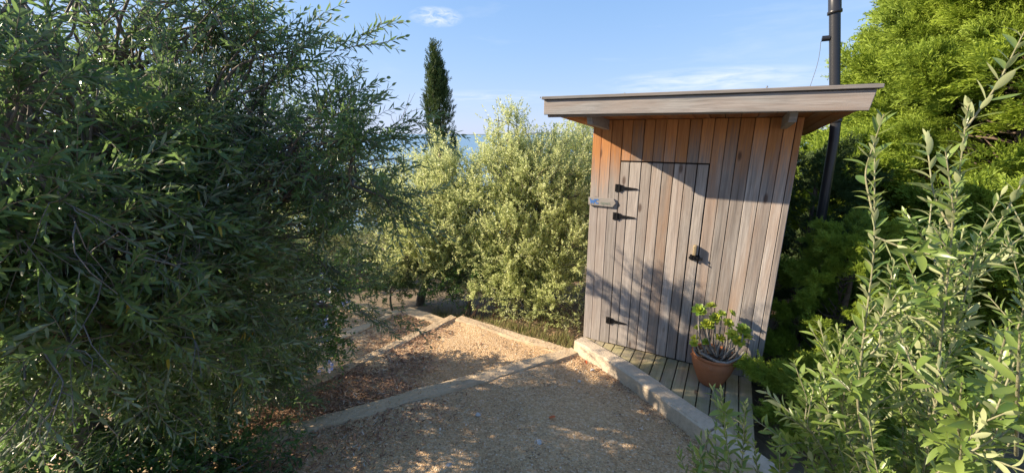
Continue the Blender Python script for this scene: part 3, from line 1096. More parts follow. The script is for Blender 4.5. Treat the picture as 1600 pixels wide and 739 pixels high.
edging('step_edging', [(-3.5, 1.49), (-2.2, 2.14), (-1.2, 2.645), (-0.3, 3.09), (0.62, 3.535)], 0.145, 0.025, 0.42, 'concrete',
       'long sandy concrete step edge between foreground gravel and sunlit step', 11, group='concrete step edgings')
edging('step_edging', [(-3.5, 1.47), (-2.4, 2.62), (-1.75, 3.31), (-1.42, 3.72), (-0.735, 4.585)], 0.125, -0.115, 0.40, 'concrete',
       'sandy step edge at the far side of the sunlit gravel step', 12, group='concrete step edgings')
edging('step_edging', [(-0.665, 4.545), (0.0, 4.115), (0.66, 3.70)], 0.145, -0.112, 0.40, 'concrete',
       'sandy edging along the bush side of the sunlit gravel step', 13, group='concrete step edgings')
edging('step_edging', [(-1.47, 5.07), (-1.15, 4.88), (-0.83, 4.665)], 0.17, -0.245, 0.4, 'concrete',
       'short sandy edging beside the brown leaf pile under the olive', 14, group='concrete step edgings')
edging('step_edging', [(-3.4, 2.7), (-2.3, 3.95), (-1.56, 5.03)], 0.13, -0.25, 0.4, 'concrete',
       'step edge mostly hidden behind hanging olive leaves', 15, group='concrete step edgings')
edging('step_edging', [(-3.2, 5.55), (-2.25, 5.52), (-1.58, 5.17)], 0.15, -0.385, 0.4, 'concrete',
       'farthest step edging, just under the olive by the grey trunk', 16, group='concrete step edgings')
# kerb between landing and deck
KF = np.array([(0.615, 3.53), (0.76, 3.325), (0.92, 3.085), (1.03, 2.89), (1.335, 2.30)])
kt = unit(np.gradient(KF, axis=0)); kn = np.stack([-kt[:, 1], kt[:, 0]], -1)
KC = KF + kn * 0.072
edging('kerb', KC.tolist(), 0.144, 0.135, 0.4, 'kerbstone', 'pale concrete kerb between the gravel and the little deck', 17, cat='kerb', bev=0.014, rough=.0045, group='pale concrete kerb blocks')['kind'] = 'thing'
K2 = [KC[-1] + np.array([0.008, -0.016]), np.array([1.86, 1.43]), np.array([2.1, 0.95])]
edging('kerb', [tuple(p) for p in K2], 0.144, 0.128, 0.4, 'kerbstone', 'next concrete kerb block, mostly behind the olive sapling', 18, cat='kerb', bev=0.014, rough=.0045, group='pale concrete kerb blocks')['kind'] = 'thing'
# upper steps the camera stands on
for (zz, y1, sd, lab) in ((0.15, 1.30, 3, 'lower gravel step under the camera'), (0.30, 0.70, 4, 'upper gravel step under the camera')):
    terrace('path', (-2.2, -3), (1.1, -3), (0.75, y1), (-1.6, y1 - .25), zz, 30, 30, lab)
    edging('step_edging', [(-1.7, y1 - .24), (-.4, y1 - .10), (0.80, y1 + .05)], .15, zz + .02, .3, 'concrete',
           'step edge %s the camera' % ('just ahead of' if sd == 3 else 'directly beneath'), 20 + sd, group='concrete step edgings')

# planting bed at the right
def mound(name, cx, cy, rx_, ry_, h, z0, label):
    nr_, na = 12, 40
    Vv = [(cx, cy, z0 + h)]
    for i in range(1, nr_ + 1):
        for j in range(na):
            a = 2 * PI * j / na
            rr = i / nr_
            Vv.append((cx + rx_ * rr * math.cos(a), cy + ry_ * rr * math.sin(a), z0 + h * (1 - rr ** 2.2) + .012 * math.sin(5 * a + i * 1.7)))
    F = [(0, 1 + j, 1 + (j + 1) % na) for j in range(na)]
    for i in range(nr_ - 1):
        for j in range(na):
            a, b = 1 + i * na + j, 1 + i * na + (j + 1) % na
            F.append((a, a + na, b + na, b))
    me = bpy.data.meshes.new(name); me.from_pydata(Vv, [], F)
    for p in me.polygons: p.use_smooth = True
    return tag(link(name, me, 'soil'), label, kind='structure')


mound('terrain', 1.62, 0.75, 1.0, 0.95, 0.22, -0.05, 'dark soil bed under the young olives')

# ================================================================== the hut
ANG = math.atan2(SHED_T[1], SHED_T[0])
shed = empty('toilet_hut', (SHED_A[0], SHED_A[1], 0.0), ANG)
tag(shed, 'small weathered wooden hut with flat overhanging roof and plank door', 'hut')
rngS = np.random.default_rng(5)
WALL_D = 1.55
ROOF_S = -0.075


def roof_under(y):
    return 2.262 + ROOF_S * (y + 0.58)


def plank(parent, x0, x1, z0, z1, y0=0.0, th=0.02, mat='wall_board', z1b=None, name='plank', face=1):
    """upright board, its outer face at y0 (towards -y), a little off true"""
    dy = rngS.uniform(-0.0022, 0.0022)
    g_ = 0.0022
    bmx = box_bm(x0 + g_, x1 - g_, y0 + dy, y0 + dy + th, 0, z1 - z0, 0.0022)
    tw = rngS.normal(0, .0014)
    for v in bmx.verts:
        f = v.co.z / (z1 - z0)
        v.co.x += tw * math.sin(f * 2.7)
        if z1b is not None and v.co.z > (z1 - z0) * .5:
            v.co.z += (z1b - z1) * (v.co.x - x0) / (x1 - x0)
    o = link(name, bm_mesh(name, bmx), mat, parent)
    o.location = (0, 0, z0)
    return o


FB = [0, .080, .170, .262, .345, .441, .527, .614, .702, .792, .877, .966, 1.055, 1.139, 1.233, 1.328, 1.417, 1.488, 1.530]
WTOP = 2.2155
for i in range(len(FB) - 1):
    a, b = FB[i], FB[i + 1]
    if 0.26 <= a and b <= 0.967:
        plank(shed, a, b, 1.874, WTOP)
    else:
        lo = 0.107 + rngS.uniform(-.004, .004)
        plank(shed, a, b, lo, WTOP, 0.0 if a < 1.4 else -0.003)
# dark frame behind the boards and the other three walls
bmx = box_bm(0.015, 1.515, .024, .06, .125, 2.21, 0)
link('frame', bm_mesh('frame', bmx), 'dark', shed)
side_d = np.linspace(0.022, WALL_D, 17)
for sx_, lab in ((0.0, 'l'), (1.53, 'r')):
    for i in range(16):
        y0, y1 = side_d[i], side_d[i + 1]
        zt = roof_under((y0 + y1) / 2) - .005
        xo = -0.002 if sx_ == 0 else 1.512
        bmx = box_bm(xo + rngS.uniform(-.002, .002), xo + .02, y0 + .002, y1 - .002, 0, zt - .12, .002)
        o = link('plank', bm_mesh('plank', bmx), 'wall_board', shed)
        o.location = (0, 0, .12)
bk = np.linspace(0.02, 1.51, 17)
for i in range(16):
    zt = roof_under(WALL_D) - .005
    bmx = box_bm(bk[i] + .002, bk[i + 1] - .002, WALL_D, WALL_D + .02, 0, zt - .12, .002)
    o = link('plank', bm_mesh('plank', bmx), 'wall_board', shed)
    o.location = (0, 0, .12)
# floor frame
link('floor_frame', bm_mesh('floor_frame', box_bm(0.03, 1.50, .07, WALL_D - .03, -.10, .118, .004)), 'dark', shed)

# ---- door
door = link('door', bm_mesh('door', box_bm(.272, .958, .010, .0225, .113, 1.852, .001)), 'dark', shed)
DB = [.2655, .345, .441, .527, .614, .702, .792, .8775, .9615]
for i in range(8):
    a, b = DB[i], DB[i + 1]
    plank(door, a + .001, b - (.004 if i == 6 else .001), .112 + rngS.uniform(0, .004), 1.862, -0.004 + (0.003 if i == 3 else 0), .014, 'door_board')


def hinge(z, x):
    """strap hinge: butt plate, barrel, tapering strap"""
    b = bmesh.new()
    bmx = box_bm(x - .040, x - .006, -.0105, -.004, z - .034, z + .034, .001, b)
    box_bm(x + .006, x + .030, -.0125, -.004, z - .028, z + .028, .001, bmx)
    me = bm_mesh('hinge', bmx)
    o = link('hinge', me, 'iron', door)
    # strap
    b2 = prism_bm([(x + .028, z + .017), (x + .028, z - .017), (x + .150, z - .006), (x + .160, z), (x + .150, z + .006)], .006, .0125, .0008)
    for v in b2.verts:
        v.co = Vector((v.co.x, -v.co.z, v.co.y))
    bmesh.ops.recalc_face_normals(b2, faces=b2.faces)
    bmesh.ops.create_cone(b2, cap_ends=True, segments=10, radius1=.0075, radius2=.0075, depth=.066, matrix=Matrix.Translation((x, -.0125, z)))
    for sxx in (-.026, .05, .085, .125):
        bmesh.ops.create_uvsphere(b2, u_segments=8, v_segments=5, radius=.0042, matrix=Matrix.Translation((x + sxx, -.0125, z + (.018 if sxx < 0 else 0))))
    m2 = bm_mesh('tmp', b2)
    bb = bmesh.new(); bb.from_mesh(me); bb.from_mesh(m2); bb.to_mesh(me); bb.free()
    bpy.data.meshes.remove(m2)
    return o


hinge(1.635, .270)
hinge(1.380, .266)
hinge(0.352, .264)
# latch: wooden pull with a black bolt under it
lt = link('pull', bm_mesh('pull', box_bm(.920, .946, -.050, -.004, 1.118, 1.205, .006)), 'brass', door)
tag(lt, 'dull brass pull above the bolt')
b = bmesh.new()
box_bm(.898, .975, -.012, -.0045, 1.070, 1.116, .001, b)
bmesh.ops.create_cone(b, cap_ends=True, segments=12, radius1=.010, radius2=.010, depth=.105, matrix=Matrix.Translation((.945, -.024, 1.092)) @ Matrix.Rotation(PI / 2, 4, 'Y'))
box_bm(.905, .918, -.038, -.010, 1.078, 1.108, .001, b)
box_bm(.955, .966, -.038, -.010, 1.078, 1.108, .001, b)
bmesh.ops.create_cone(b, cap_ends=True, segments=10, radius1=.006, radius2=.005, depth=.04, matrix=Matrix.Translation((.935, -.048, 1.098)) @ Matrix.Rotation(PI / 2, 4, 'X'))
tag(link('bolt', bm_mesh('bolt', b), 'iron', door), 'black sliding bolt')

# ---- roof
RX0, RX1 = -0.221, 1.767
RY0, RY1 = -0.58, 1.85
roof = empty('roof'); roof.parent = shed


def slope_y(me):
    for v in me.vertices:
        v.co.z += ROOF_S * (v.co.y + 0.58)
    return me


link('roof_felt', slope_y(bm_mesh('roof_felt', box_bm(RX0 + .01, RX1 + .012, RY0 + .03, RY1, 2.356, 2.372, .002))), 'felt', roof)
# soffit boards run front to back
sb = np.linspace(RX0 + .002, RX1 - .002, 20)
for i in range(19):
    me = slope_y(bm_mesh('plank', box_bm(sb[i] + .0015, sb[i + 1] - .0015, RY0 + .03, RY1 - .01, 2.262, 2.280, .002)))
    link('plank', me, 'soffit', roof)
# front fascia, slightly raked at its right end
bmx = box_bm(RX0, RX1, RY0 - .001, RY0 + .027, 2.243, 2.353, .003)
for v in bmx.verts:
    if v.co.x > 1:
        v.co.x -= .016 * (2.353 - v.co.z) / .11
        v.co.z -= .018
    elif v.co.x < 0:
        v.co.z += .002
link('fascia', bm_mesh('fascia', bmx), 'fascia', roof)
bmx = box_bm(RX0 + .02, RX1 - .05, RY0 + .031, RY0 + .062, 2.226, 2.261, .002)
link('batten', bm_mesh('batten', bmx), 'fascia', roof)
# cap strip
bmx = box_bm(RX0 - .012, RX1 + .022, RY0 - .022, RY0 + .045, 2.357, 2.379, .003)
for v in bmx.verts:
    if v.co.x > 1: v.co.z -= .018
link('cap_strip', bm_mesh('cap_strip', bmx), 'fascia', roof)
# fascias on the other three sides
for (x0, x1) in ((RX0 + .003, RX0 + .028), (RX1 - .030, RX1 - .004)):
    o = link('fascia', slope_y(bm_mesh('fascia', box_bm(x0, x1, RY0 + .030, RY1, 2.282, 2.354, .002))), 'soffit', roof)
link('fascia', slope_y(bm_mesh('fascia', box_bm(RX0 + .03, RX1 - .032, RY1 - .008, RY1 + .018, 2.24, 2.354, .002))), 'soffit', roof)
for x, z in ((0.4, 0), (1.25, 0), (-.25, 0)):
    b = bmesh.new()
    bmesh.ops.create_uvsphere(b, u_segments=8, v_segments=5, radius=.006, matrix=Matrix.Translation((x, RY0 - .005, 2.374)))
    link('nail', bm_mesh('nail', b), 'steel', roof)
# rafters that show under the eaves at both front corners
for x in (0.101, 1.396):
    bmx = box_bm(x, x + .042, RY0 + .072, WALL_D + .2, 2.178, 2.261, .003)
    for v in bmx.verts:
        if v.co.y < 0 and v.co.z < 2.21:
            v.co.y += .035
    o = link('rafter', slope_y(bm_mesh('rafter', bmx)), 'fascia', roof)

# ---- arrow sign
sg = empty('arrow_sign', tuple(SHED_A[:2]) + (0.0,), ANG)
tag(sg, 'grey wooden arrow sign with faded blue lettering beside the door hinges', 'sign')
poly = [(-.004, 1.466), (.221, 1.462), (.249, 1.500), (.228, 1.536), (-.006, 1.537)]
b = prism_bm(poly, 0, .020, .0015)
for v in b.verts:
    v.co = Vector((v.co.x, -v.co.z - .004, v.co.y))
bmesh.ops.recalc_face_normals(b, faces=b.faces)
link('board', bm_mesh('board', b), 'signwood', sg)


def strokes(name, lines, w, mat, y=-.0258):
    b = bmesh.new()
    for L in lines:
        for (x0, z0), (x1, z1) in zip(L[:-1], L[1:]):
            d = Vector((x1 - x0, z1 - z0)); l = d.length
            n_ = Vector((-d.y, d.x)) / l * w / 2
            e_ = d / l * w * .3
            yy = y - random.uniform(0, .0004)
            vs_ = [b.verts.new((p[0], yy, p[1])) for p in ((x0 - e_.x + n_.x, z0 - e_.y + n_.y), (x0 - e_.x - n_.x, z0 - e_.y - n_.y), (x1 + e_.x - n_.x, z1 + e_.y - n_.y), (x1 + e_.x + n_.x, z1 + e_.y + n_.y))]
            b.faces.new(vs_)
    return link(name, bm_mesh(name, b), mat, sg)


arc = lambda cx, cz, r, a0, a1, n=9, sx=1.0: [(cx + sx * r * math.cos(R(a0 + (a1 - a0) * i / n)), cz + r * math.sin(R(a0 + (a1 - a0) * i / n))) for i in range(n + 1)]
strokes('lettering', [[(.012, 1.522), (.022, 1.484), (.033, 1.512), (.044, 1.484), (.054, 1.522)], arc(.078, 1.503, .018, 50, 310, 10, .85)], .0095, 'bluepaint')
strokes('faded_lettering', [arc(.120, 1.490, .009, 0, 360), [(.136, 1.500), (.136, 1.470)], arc(.143, 1.491, .008, -150, 150), arc(.167, 1.490, .008, 20, 320), [(.159, 1.490), (.175, 1.491)],
                            [(.184, 1.480), (.184, 1.500), (.192, 1.499), (.197, 1.480)]], .0035, 'greenpaint')

# ================================================================== deck
deck = empty('deck', tuple(SHED_A[:2]) + (0.0,), ANG)
tag(deck, 'small triangular plank deck in front of the hut door', 'deck')


def kerb_line(a):            # hut coordinates: where the deck meets the kerb
    return -0.03 - 0.555 * a


e0 = 0.035
for k in range(15):
    a, b_ = e0 + .0965 * k + .004, e0 + .0965 * (k + 1) - .004
    if k == 0: a = .02
    poly = [(a, kerb_line(a) - .03), (b_, kerb_line(b_) - .03), (b_, .016), (a, .016)]
    z = .100 + rngS.uniform(-.002, .002)
    o = link('plank', bm_mesh('plank', prism_bm(poly, z - .028, z, .0025)), 'deckwood', deck)
for yy in (-.08, -.35, -.62):
    a0 = max(.1, (-yy - .03) / .555 + .05)
    if yy == -.08: a0 = .12
    link('joist', bm_mesh('joist', box_bm(a0, 1.47, yy - .02, yy + .02, -.03, .0685, .003)), 'dark', deck)

# ================================================================== vent pipe
vp = empty('vent_pipe', tuple((SHED_A + SHED_T * 1.96 + SHED_N * 1.3)[:2]) + (0.0,), ANG)
tag(vp, 'tall black plastic vent pipe rising behind the hut roof', 'pipe')
ox = 1.96
tb = Tubes()
pp = [(1.985 - ox, 0, -.1), (1.958 - ox, 0, 1.06), (1.931 - ox, 0, 2.06), (1.915 - ox, 0, 2.25), (1.855 - ox, 0, 2.56), (1.75 - ox, 0, 3.21), (1.672 - ox, 0, 3.7)]
tb.add(pp, .042, 24)
tb.build('tube', 'pvc', vp)


def pipe_at(z):
    zs = [p[2] for p in pp]
    return float(np.interp(z, zs, [p[0] for p in pp]))


tb = Tubes()
zz = [2.20, 2.205, 2.24, 2.245]
tb.add([(pipe_at(z), 0, z) for z in zz], [.043, .050, .050, .043], 24); tb.build('socket', 'pvc', vp)
tb = Tubes()
zz = [3.14, 3.142, 3.165, 3.17, 3.30, 3.31]
tb.add([(pipe_at(z), 0, z) for z in zz], [.043, .055, .055, .048, .048, .043], 24); tb.build('socket', 'pvc', vp)
tb = Tubes()
zz = [3.695, 3.70, 3.72, 3.78, 3.80]
tb.add([(pipe_at(3.7), 0, z) for z in zz], [.042, .075, .075, .045, .004], 24); tb.build('cowl', 'pvc', vp)
b = bmesh.new()
xq = pipe_at(2.94)
bmesh.ops.create_cone(b, cap_ends=True, segments=14, radius1=.024, radius2=.024, depth=.06, matrix=Matrix.Translation((xq - .066, -.01, 2.94)) @ Matrix.Rotation(PI / 2, 4, 'Y'))
link('bracket', bm_mesh('bracket', b), 'pvc', vp)
tb = Tubes()
tb.add([(xq - .10 + .012 * math.sin(q * 3) - .01 * q, -.012, 2.92 - q * .30) for q in np.linspace(0, 2, 9)], .0022, 4); tb.build('cord', 'wire', vp)

# ================================================================== pot and succulent
POT = SHED_A + SHED_T * 1.175 - SHED_N * 0.205
pot = empty('flower_pot', (POT[0], POT[1], 0.102), ANG)
pot.scale = (.94, .94, .97)
tag(pot, 'round terracotta pot standing on the deck against the hut', 'pot')
prof = [(0.0, 0.0), (.092, 0.0), (.098, .006), (.118, .05), (.150, .125), (.168, .185), (.171, .215), (.166, .238), (.160, .246), (.163, .252), (.172, .256), (.176, .264), (.174, .273), (.166, .277), (.155, .272), (.151, .262), (.150, .245)]
SEG = 48
Vv, F = [], []
for (r_, z_) in prof:
    for j in range(SEG):
        a = 2 * PI * j / SEG
        Vv.append((r_ * math.cos(a), r_ * math.sin(a), z_))
for i in range(len(prof) - 1):
    for j in range(SEG):
        j2 = (j + 1) % SEG
        F.append((i * SEG + j, i * SEG + j2, (i + 1) * SEG + j2, (i + 1) * SEG + j))
me = bpy.data.meshes.new('body'); me.from_pydata(Vv, [], F)
for p in me.polygons: p.use_smooth = True
link('body', me, 'terracotta', pot)
for a in (-95, -5, 85, 175):
    b = bmesh.new()
    bmesh.ops.create_uvsphere(b, u_segments=14, v_segments=8, radius=.019, matrix=Matrix.Translation((.168 * math.cos(R(a)), .168 * math.sin(R(a)), .208)) @ Matrix.Rotation(R(a), 4, 'Z') @ Matrix.Scale(.45, 4, (1, 0, 0)))
    bmesh.ops.create_uvsphere(b, u_segments=10, v_segments=6, radius=.008, matrix=Matrix.Translation((.178 * math.cos(R(a)), .178 * math.sin(R(a)), .208)))
    link('boss', bm_mesh('boss', b, True), 'terracotta', pot)
b = bmesh.new()
bmesh.ops.create_grid(b, x_segments=16, y_segments=16, size=.152)
for v in b.verts:
    x, y = v.co.x / .152, v.co.y / .152
    v.co.x, v.co.y = .152 * x * math.sqrt(1 - y * y / 2), .152 * y * math.sqrt(1 - x * x / 2)
    v.co.z = .262 + random.uniform(-.006, .008)
link('soil', bm_mesh('soil', b), 'soil', pot)

suc = empty('succulent', (POT[0], POT[1], 0.102 + .235), ANG)
tag(suc, 'yellow green rosette succulent on bare grey stems in the terracotta pot', 'plant')
ros = [(-.143, .541), (-.066, .538), (-.024, .492), (.080, .545), (.064, .474), (-.079, .425), (-.137, .368), (-.053, .359), (-.148, .284), (.022, .312), (.102, .363), (.146, .352), (.168, .462), (-.068, .265), (.195, .345), (-.125, .498), (-.150, .110 + .15), (.016, .523), (.10, .42), (.12, .31), (-.02, .40)]
rngR = np.random.default_rng(9)


def rosette_mesh(seed, big):
    rg = np.random.default_rng(seed)
    Vs, Qs, Rs = [], [], []
    n = 0
    for ring, (cnt, L, el) in enumerate(((8, 1.0, 12), (8, .88, 34), (7, .68, 56), (5, .42, 74))):
        for k_ in range(cnt):
            a = 2 * PI * (k_ + .5 * (ring % 2)) / cnt + rg.normal(0, .1)
            e_ = R(el + rg.normal(0, 6))
            d = np.array([math.cos(a) * math.cos(e_), math.sin(a) * math.cos(e_), math.sin(e_)])
            nr = np.array([-math.cos(a) * math.sin(e_), -math.sin(a) * math.sin(e_), math.cos(e_)])
            xs = np.array([0, .45, .8, 1.0]); pw = np.array([.10, .22, .24, .0])
            lv = []
            for x_, w_ in zip(xs[:3], pw[:3]):
                lv += [(x_ * L, w_ * L, .06 * L), (x_ * L, -w_ * L, .06 * L), (x_ * L, 0, 0)]
            lv.append((L, 0, .05 * L))
            lq = [(0, 2, 5, 3), (2, 1, 4, 5), (3, 5, 8, 6), (5, 4, 7, 8), (6, 8, 9, 9), (8, 7, 9, 9)]
            lv = np.array(lv) * big
            Vs.append(lv @ frame_mat(d, nr).T); Qs += [tuple(q + n for q in f) for f in lq]; n += 10
            Rs.append(np.full(10, min(1, .25 + .22 * ring + rg.uniform(-.15, .15))))
    me = bpy.data.meshes.new('rosette')
    faces = [tuple(dict.fromkeys(f)) for f in Qs]
    me.from_pydata(np.concatenate(Vs).tolist(), [], faces)
    for nm in ('leafr', 'sprigr'):
        a_ = me.attributes.new(nm, 'FLOAT', 'POINT')
        a_.data.foreach_set('value', np.concatenate(Rs).astype(np.float32))
    me.materials.append(M['aeonium'])
    return me


rms = [rosette_mesh(40 + q, s_) for q, s_ in enumerate((.040, .052, .062, .046))]
stemT = []
for i, (x, z) in enumerate(ros):
    y = float(np.clip(rngR.normal(-.03, .07), -.15, .10))
    z = z - .237 + .105
    tip = np.array([x, y, z])
    ro = bpy.data.objects.new('rosette', rms[[2, 1, 1, 0, 1, 1, 0, 1, 0, 1, 2, 2, 2, 0, 2, 0, 0, 0, 1, 1, 0][i]])
    COL.objects.link(ro); ro.parent = suc
    ro.location = tip
    lean = Vector((x * 1.2 + rngR.normal(0, .15), y - .10 + rngR.normal(0, .15), .55))
    ro.rotation_euler = lean.to_track_quat('Z', 'Y').to_euler()
    root_ = np.array([x * .35 + rngR.normal(0, .03), y * .3, -.01])
    mid = root_ * .4 + tip * .6 + np.array([x * .35, y * .3, -.06])
    s_ = np.linspace(0, 1, 8)[:, None]
    c_ = (1 - s_) ** 2 * root_ + 2 * s_ * (1 - s_) * mid + s_ ** 2 * tip
    t_ = Tubes(); t_.add(c_, np.linspace(.0075, .0045, 8), 6); t_.build('stem', 'aeostem', suc)
# thick contorted old stems lying over the rim
for pts in ([(-.02, -.02, 0), (-.07, -.07, .03), (-.05, -.12, .05), (.03, -.14, .035), (.10, -.12, .035), (.17, -.07, .07), (.205, -.03, .115)],
            [(-.03, -.03, 0), (-.10, -.06, .04), (-.085, -.11, .06), (-.02, -.12, .03)],
            [(.03, .0, 0), (.02, -.04, .08), (.04, -.03, .16)], [(.0, .0, 0), (-.05, -.02, .07), (-.075, -.03, .12)],
            [(.05, -.02, 0), (.10, -.03, .08), (.135, -.03, .13)], [(-.05, -.01, 0), (-.09, -.04, .02), (-.105, -.08, .06), (-.08, -.10, .085)]):
    p_ = np.array(pts); k_ = np.linspace(0, len(p_) - 1, 4 * len(p_))
    c_ = np.stack([np.interp(k_, np.arange(len(p_)), p_[:, a]) for a in range(3)], -1)
    c_[1:-1] = (c_[:-2] + c_[1:-1] * 2 + c_[2:]) / 4
    t_ = Tubes(); t_.add(c_, np.linspace(.0125, .008, len(c_)), 8); t_.build('old_stem', 'aeostem', suc)


# ================================================================== trees and shrubs
rngT = np.random.default_rng(21)
OL = [sprig_template(rngT, rngT.uniform(.22, .36), int(rngT.integers(10, 16)), .055, .0112, 46, rngT.uniform(.0, .7)) for _ in range(8)]
OLN = [sprig_template(rngT, rngT.uniform(.24, .38), int(rngT.integers(10, 14)), .062, .0122, 46, rngT.uniform(.0, .6)) for _ in range(8)]
OLC = [sprig_template(rngT, rngT.uniform(.16, .28), int(rngT.integers(9, 13)), .050, .0140, 42, rngT.uniform(-.2, .3), fine='far') for _ in range(7)]
PLB = [sprig_template(rngT, rngT.uniform(.14, .24), int(rngT.integers(6, 9)), .042, .019, 58, rngT.uniform(.1, .7)) for _ in range(5)]
JU = [spray_template(rngT, rngT.uniform(.12, .19), 8, 3, .35, .0040) for _ in range(7)]
FAR2 = [spray_template(rngT, rngT.uniform(.12, .18), 6, 2, .35, .005) for _ in range(4)]
FAR = [spray_template(rngT, rngT.uniform(.25, .35), 5, 1, .4, .02) for _ in range(4)]
CY = [spray_template(rngT, rngT.uniform(.20, .30), 7, 3, .5, .009) for _ in range(4)]

# --- big olive overhanging the steps (mid left); hidden rear lobes added to dapple the hut wall
olive_tree('olive_tree', (-2.75, 3.05, -0.25), (-2.5, 2.95, 0.85),
           [((-1.28, 3.05, 1.92), (.38, .26, .34)), ((-2.20, 2.90, 1.55), (.70, .62, .70)), ((-1.75, 2.85, 1.25), (.58, .52, .55)), ((-1.30, 2.42, 2.02), (.52, .40, .48)), ((-1.62, 2.38, 2.38), (.62, .42, .40)), ((-.98, 2.42, 1.80), (.36, .34, .40)),
            ((-2.1, 2.50, 2.20), (.60, .46, .60)), ((-1.55, 2.50, 1.72), (.55, .42, .48)), ((-2.2, 2.75, .62), (.70, .55, .55)), ((-1.90, 2.50, .28), (.5, .42, .32)), ((-1.42, 2.90, .78), (.40, .35, .36)), ((-1.75, 3.30, 1.80), (.45, .34, .40)), ((-2.1, 3.45, 2.05), (.45, .30, .35)),
            ((-2.6, 2.9, 2.2), (.5, .5, .5)), ((-1.95, 2.35, 2.75), (.60, .40, .30))],
           330, 12, 1400, OL, 'olive', 'large dark olive tree hanging over the gravel steps', gap=True, seed=31, trunk_r=.10, bare=70, up=.20, droop=.08, weights=[1.2, 1, 1, .8, .85, .7, .95, .9, 1, 1, .8, 1.1, 1.1, .8, 1.0],
           extra=[((-1.15 + .045 * k, 2.42, 2.48 + .018 * k), (.75, rngT.normal(0, .2), .22 + rngT.normal(0, .2))) for k in range(8)] +
                 [((-.88 + .025 * k, 2.42, 2.02 + .015 * k), (.7, rngT.normal(0, .25), .20 + rngT.normal(0, .22))) for k in range(12)] +
                 [((-.84 + .015 * k, 2.38, 1.82 - .025 * k), (.65, rngT.normal(0, .3), .05 + rngT.normal(0, .25))) for k in range(12)] +
                 [((-1.45 + .045 * k, 2.95 + rngT.normal(0, .06), .88 - .02 * k), (.7, rngT.normal(0, .3), -.28 + rngT.normal(0, .2))) for k in range(14)])
# --- nearer olive at the left edge
olive_tree('olive_tree', (-2.45, 1.80, -0.05), (-2.3, 1.80, 0.75),
           [((-2.05, 1.85, 1.50), (.52, .66, .70)), ((-1.72, 1.75, 1.75), (.46, .55, .60)), ((-1.75, 1.80, 1.10), (.48, .52, .50)), ((-1.9, 1.8, 2.25), (.55, .58, .42)), ((-2.2, 2.1, .75), (.55, .5, .45)),
            ((-1.68, 1.38, 1.45), (.32, .38, .50)), ((-1.75, 1.35, 2.0), (.34, .38, .40)), ((-1.65, 2.05, 1.45), (.40, .40, .60)), ((-2.0, 1.6, 2.50), (.55, .50, .32)), ((-2.35, 2.1, 2.45), (.5, .5, .4)), ((-2.5, 2.25, 2.75), (.6, .4, .38))],
           250, 12, 950, OLN, 'olive', 'nearest olive tree at the far left, its twigs reaching out level', gap=True, seed=47, trunk_r=.08, bare=60, up=.12, droop=.02)
# --- unseen olive added beside the camera to shade the lower left
olive_tree('olive_tree', (-2.55, 0.25, -0.05), (-2.5, .25, .7), [((-2.45, .30, 1.25), (.60, .55, .75)), ((-2.35, .45, .60), (.55, .5, .5)), ((-2.6, .0, 1.9), (.6, .6, .5)), ((-2.5, -.6, 1.2), (.7, .7, .9))],
           80, 10, 420, OLC, 'olive', 'unseen olive tree added beside the camera to shade the left', seed=141, trunk_r=.08, up=.2)
# --- shrubs farther off behind the two dark olives
for (bx_, by_, hh_, sd_, lab_) in ((-4.9, 3.6, 1.5, 1, 'grey green bush glimpsed through the nearest olive'), (-5.2, 5.2, 1.7, 2, 'bush glimpsed behind the large dark olive'), (-3.6, 6.3, 1.4, 3, 'bush beyond the lowest step, left of the pale olive')):
    olive_tree('olive_tree', (bx_, by_, float(ground_h(np.array(bx_), np.array(by_)))), (bx_, by_, .1), [((bx_, by_, hh_ * .55), (.9, .9, hh_ * .55)), ((bx_ + .5, by_ - .3, hh_ * .4), (.7, .7, hh_ * .4)), ((bx_ - .3, by_ + .5, hh_ * .6), (.7, .7, hh_ * .5))],
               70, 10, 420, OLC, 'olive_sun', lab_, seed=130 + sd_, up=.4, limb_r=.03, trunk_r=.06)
# --- plumbago under the olives
def flower_mesh():
    Vs, F = [], []
    for k in range(5):
        a = 2 * PI * k / 5
        n = len(Vs)
        c, s = math.cos(a), math.sin(a)
        px, py = -s, c
        for (r_, w_, z_) in ((.001, .001, 0), (.008, .0052, .003), (.0125, .0045, .0035), (.0135, 0, .003)):
            Vs.append((r_ * c + w_ * px, r_ * s + w_ * py, z_)); Vs.append((r_ * c - w_ * px, r_ * s - w_ * py, z_))
        for i in range(3):
            F.append((n + 2 * i, n + 2 * i + 1, n + 2 * i + 3, n + 2 * i + 2))
    me = bpy.data.meshes.new('flower'); me.from_pydata(Vs, [], F); me.materials.append(M['petal'])
    return me


FL = flower_mesh()


def plumbago(base, blobs, n_br, per, fill, label, seed, heads):
    r_ = olive_tree('plumbago_shrub', base, (base[0], base[1], base[2] + .15), blobs, n_br, per, fill, PLB, 'plumbago', label, 'shrub', .02, None, False, seed, .012, .6, .3, .05, .7)
    rg = np.random.default_rng(seed)
    for h in heads:
        for k in range(7):
            o = bpy.data.objects.new('flower', FL); COL.objects.link(o); o.parent = r_
            o.location = Vector(h) - Vector(base) + Vector(rg.normal(0, .022, 3))
            o.rotation_euler = Vector((rg.normal(.2, .5), rg.normal(-.8, .4), rg.normal(.5, .5))).to_track_quat('Z', 'Y').to_euler()
            o.scale = (1.15,) * 3
    return r_


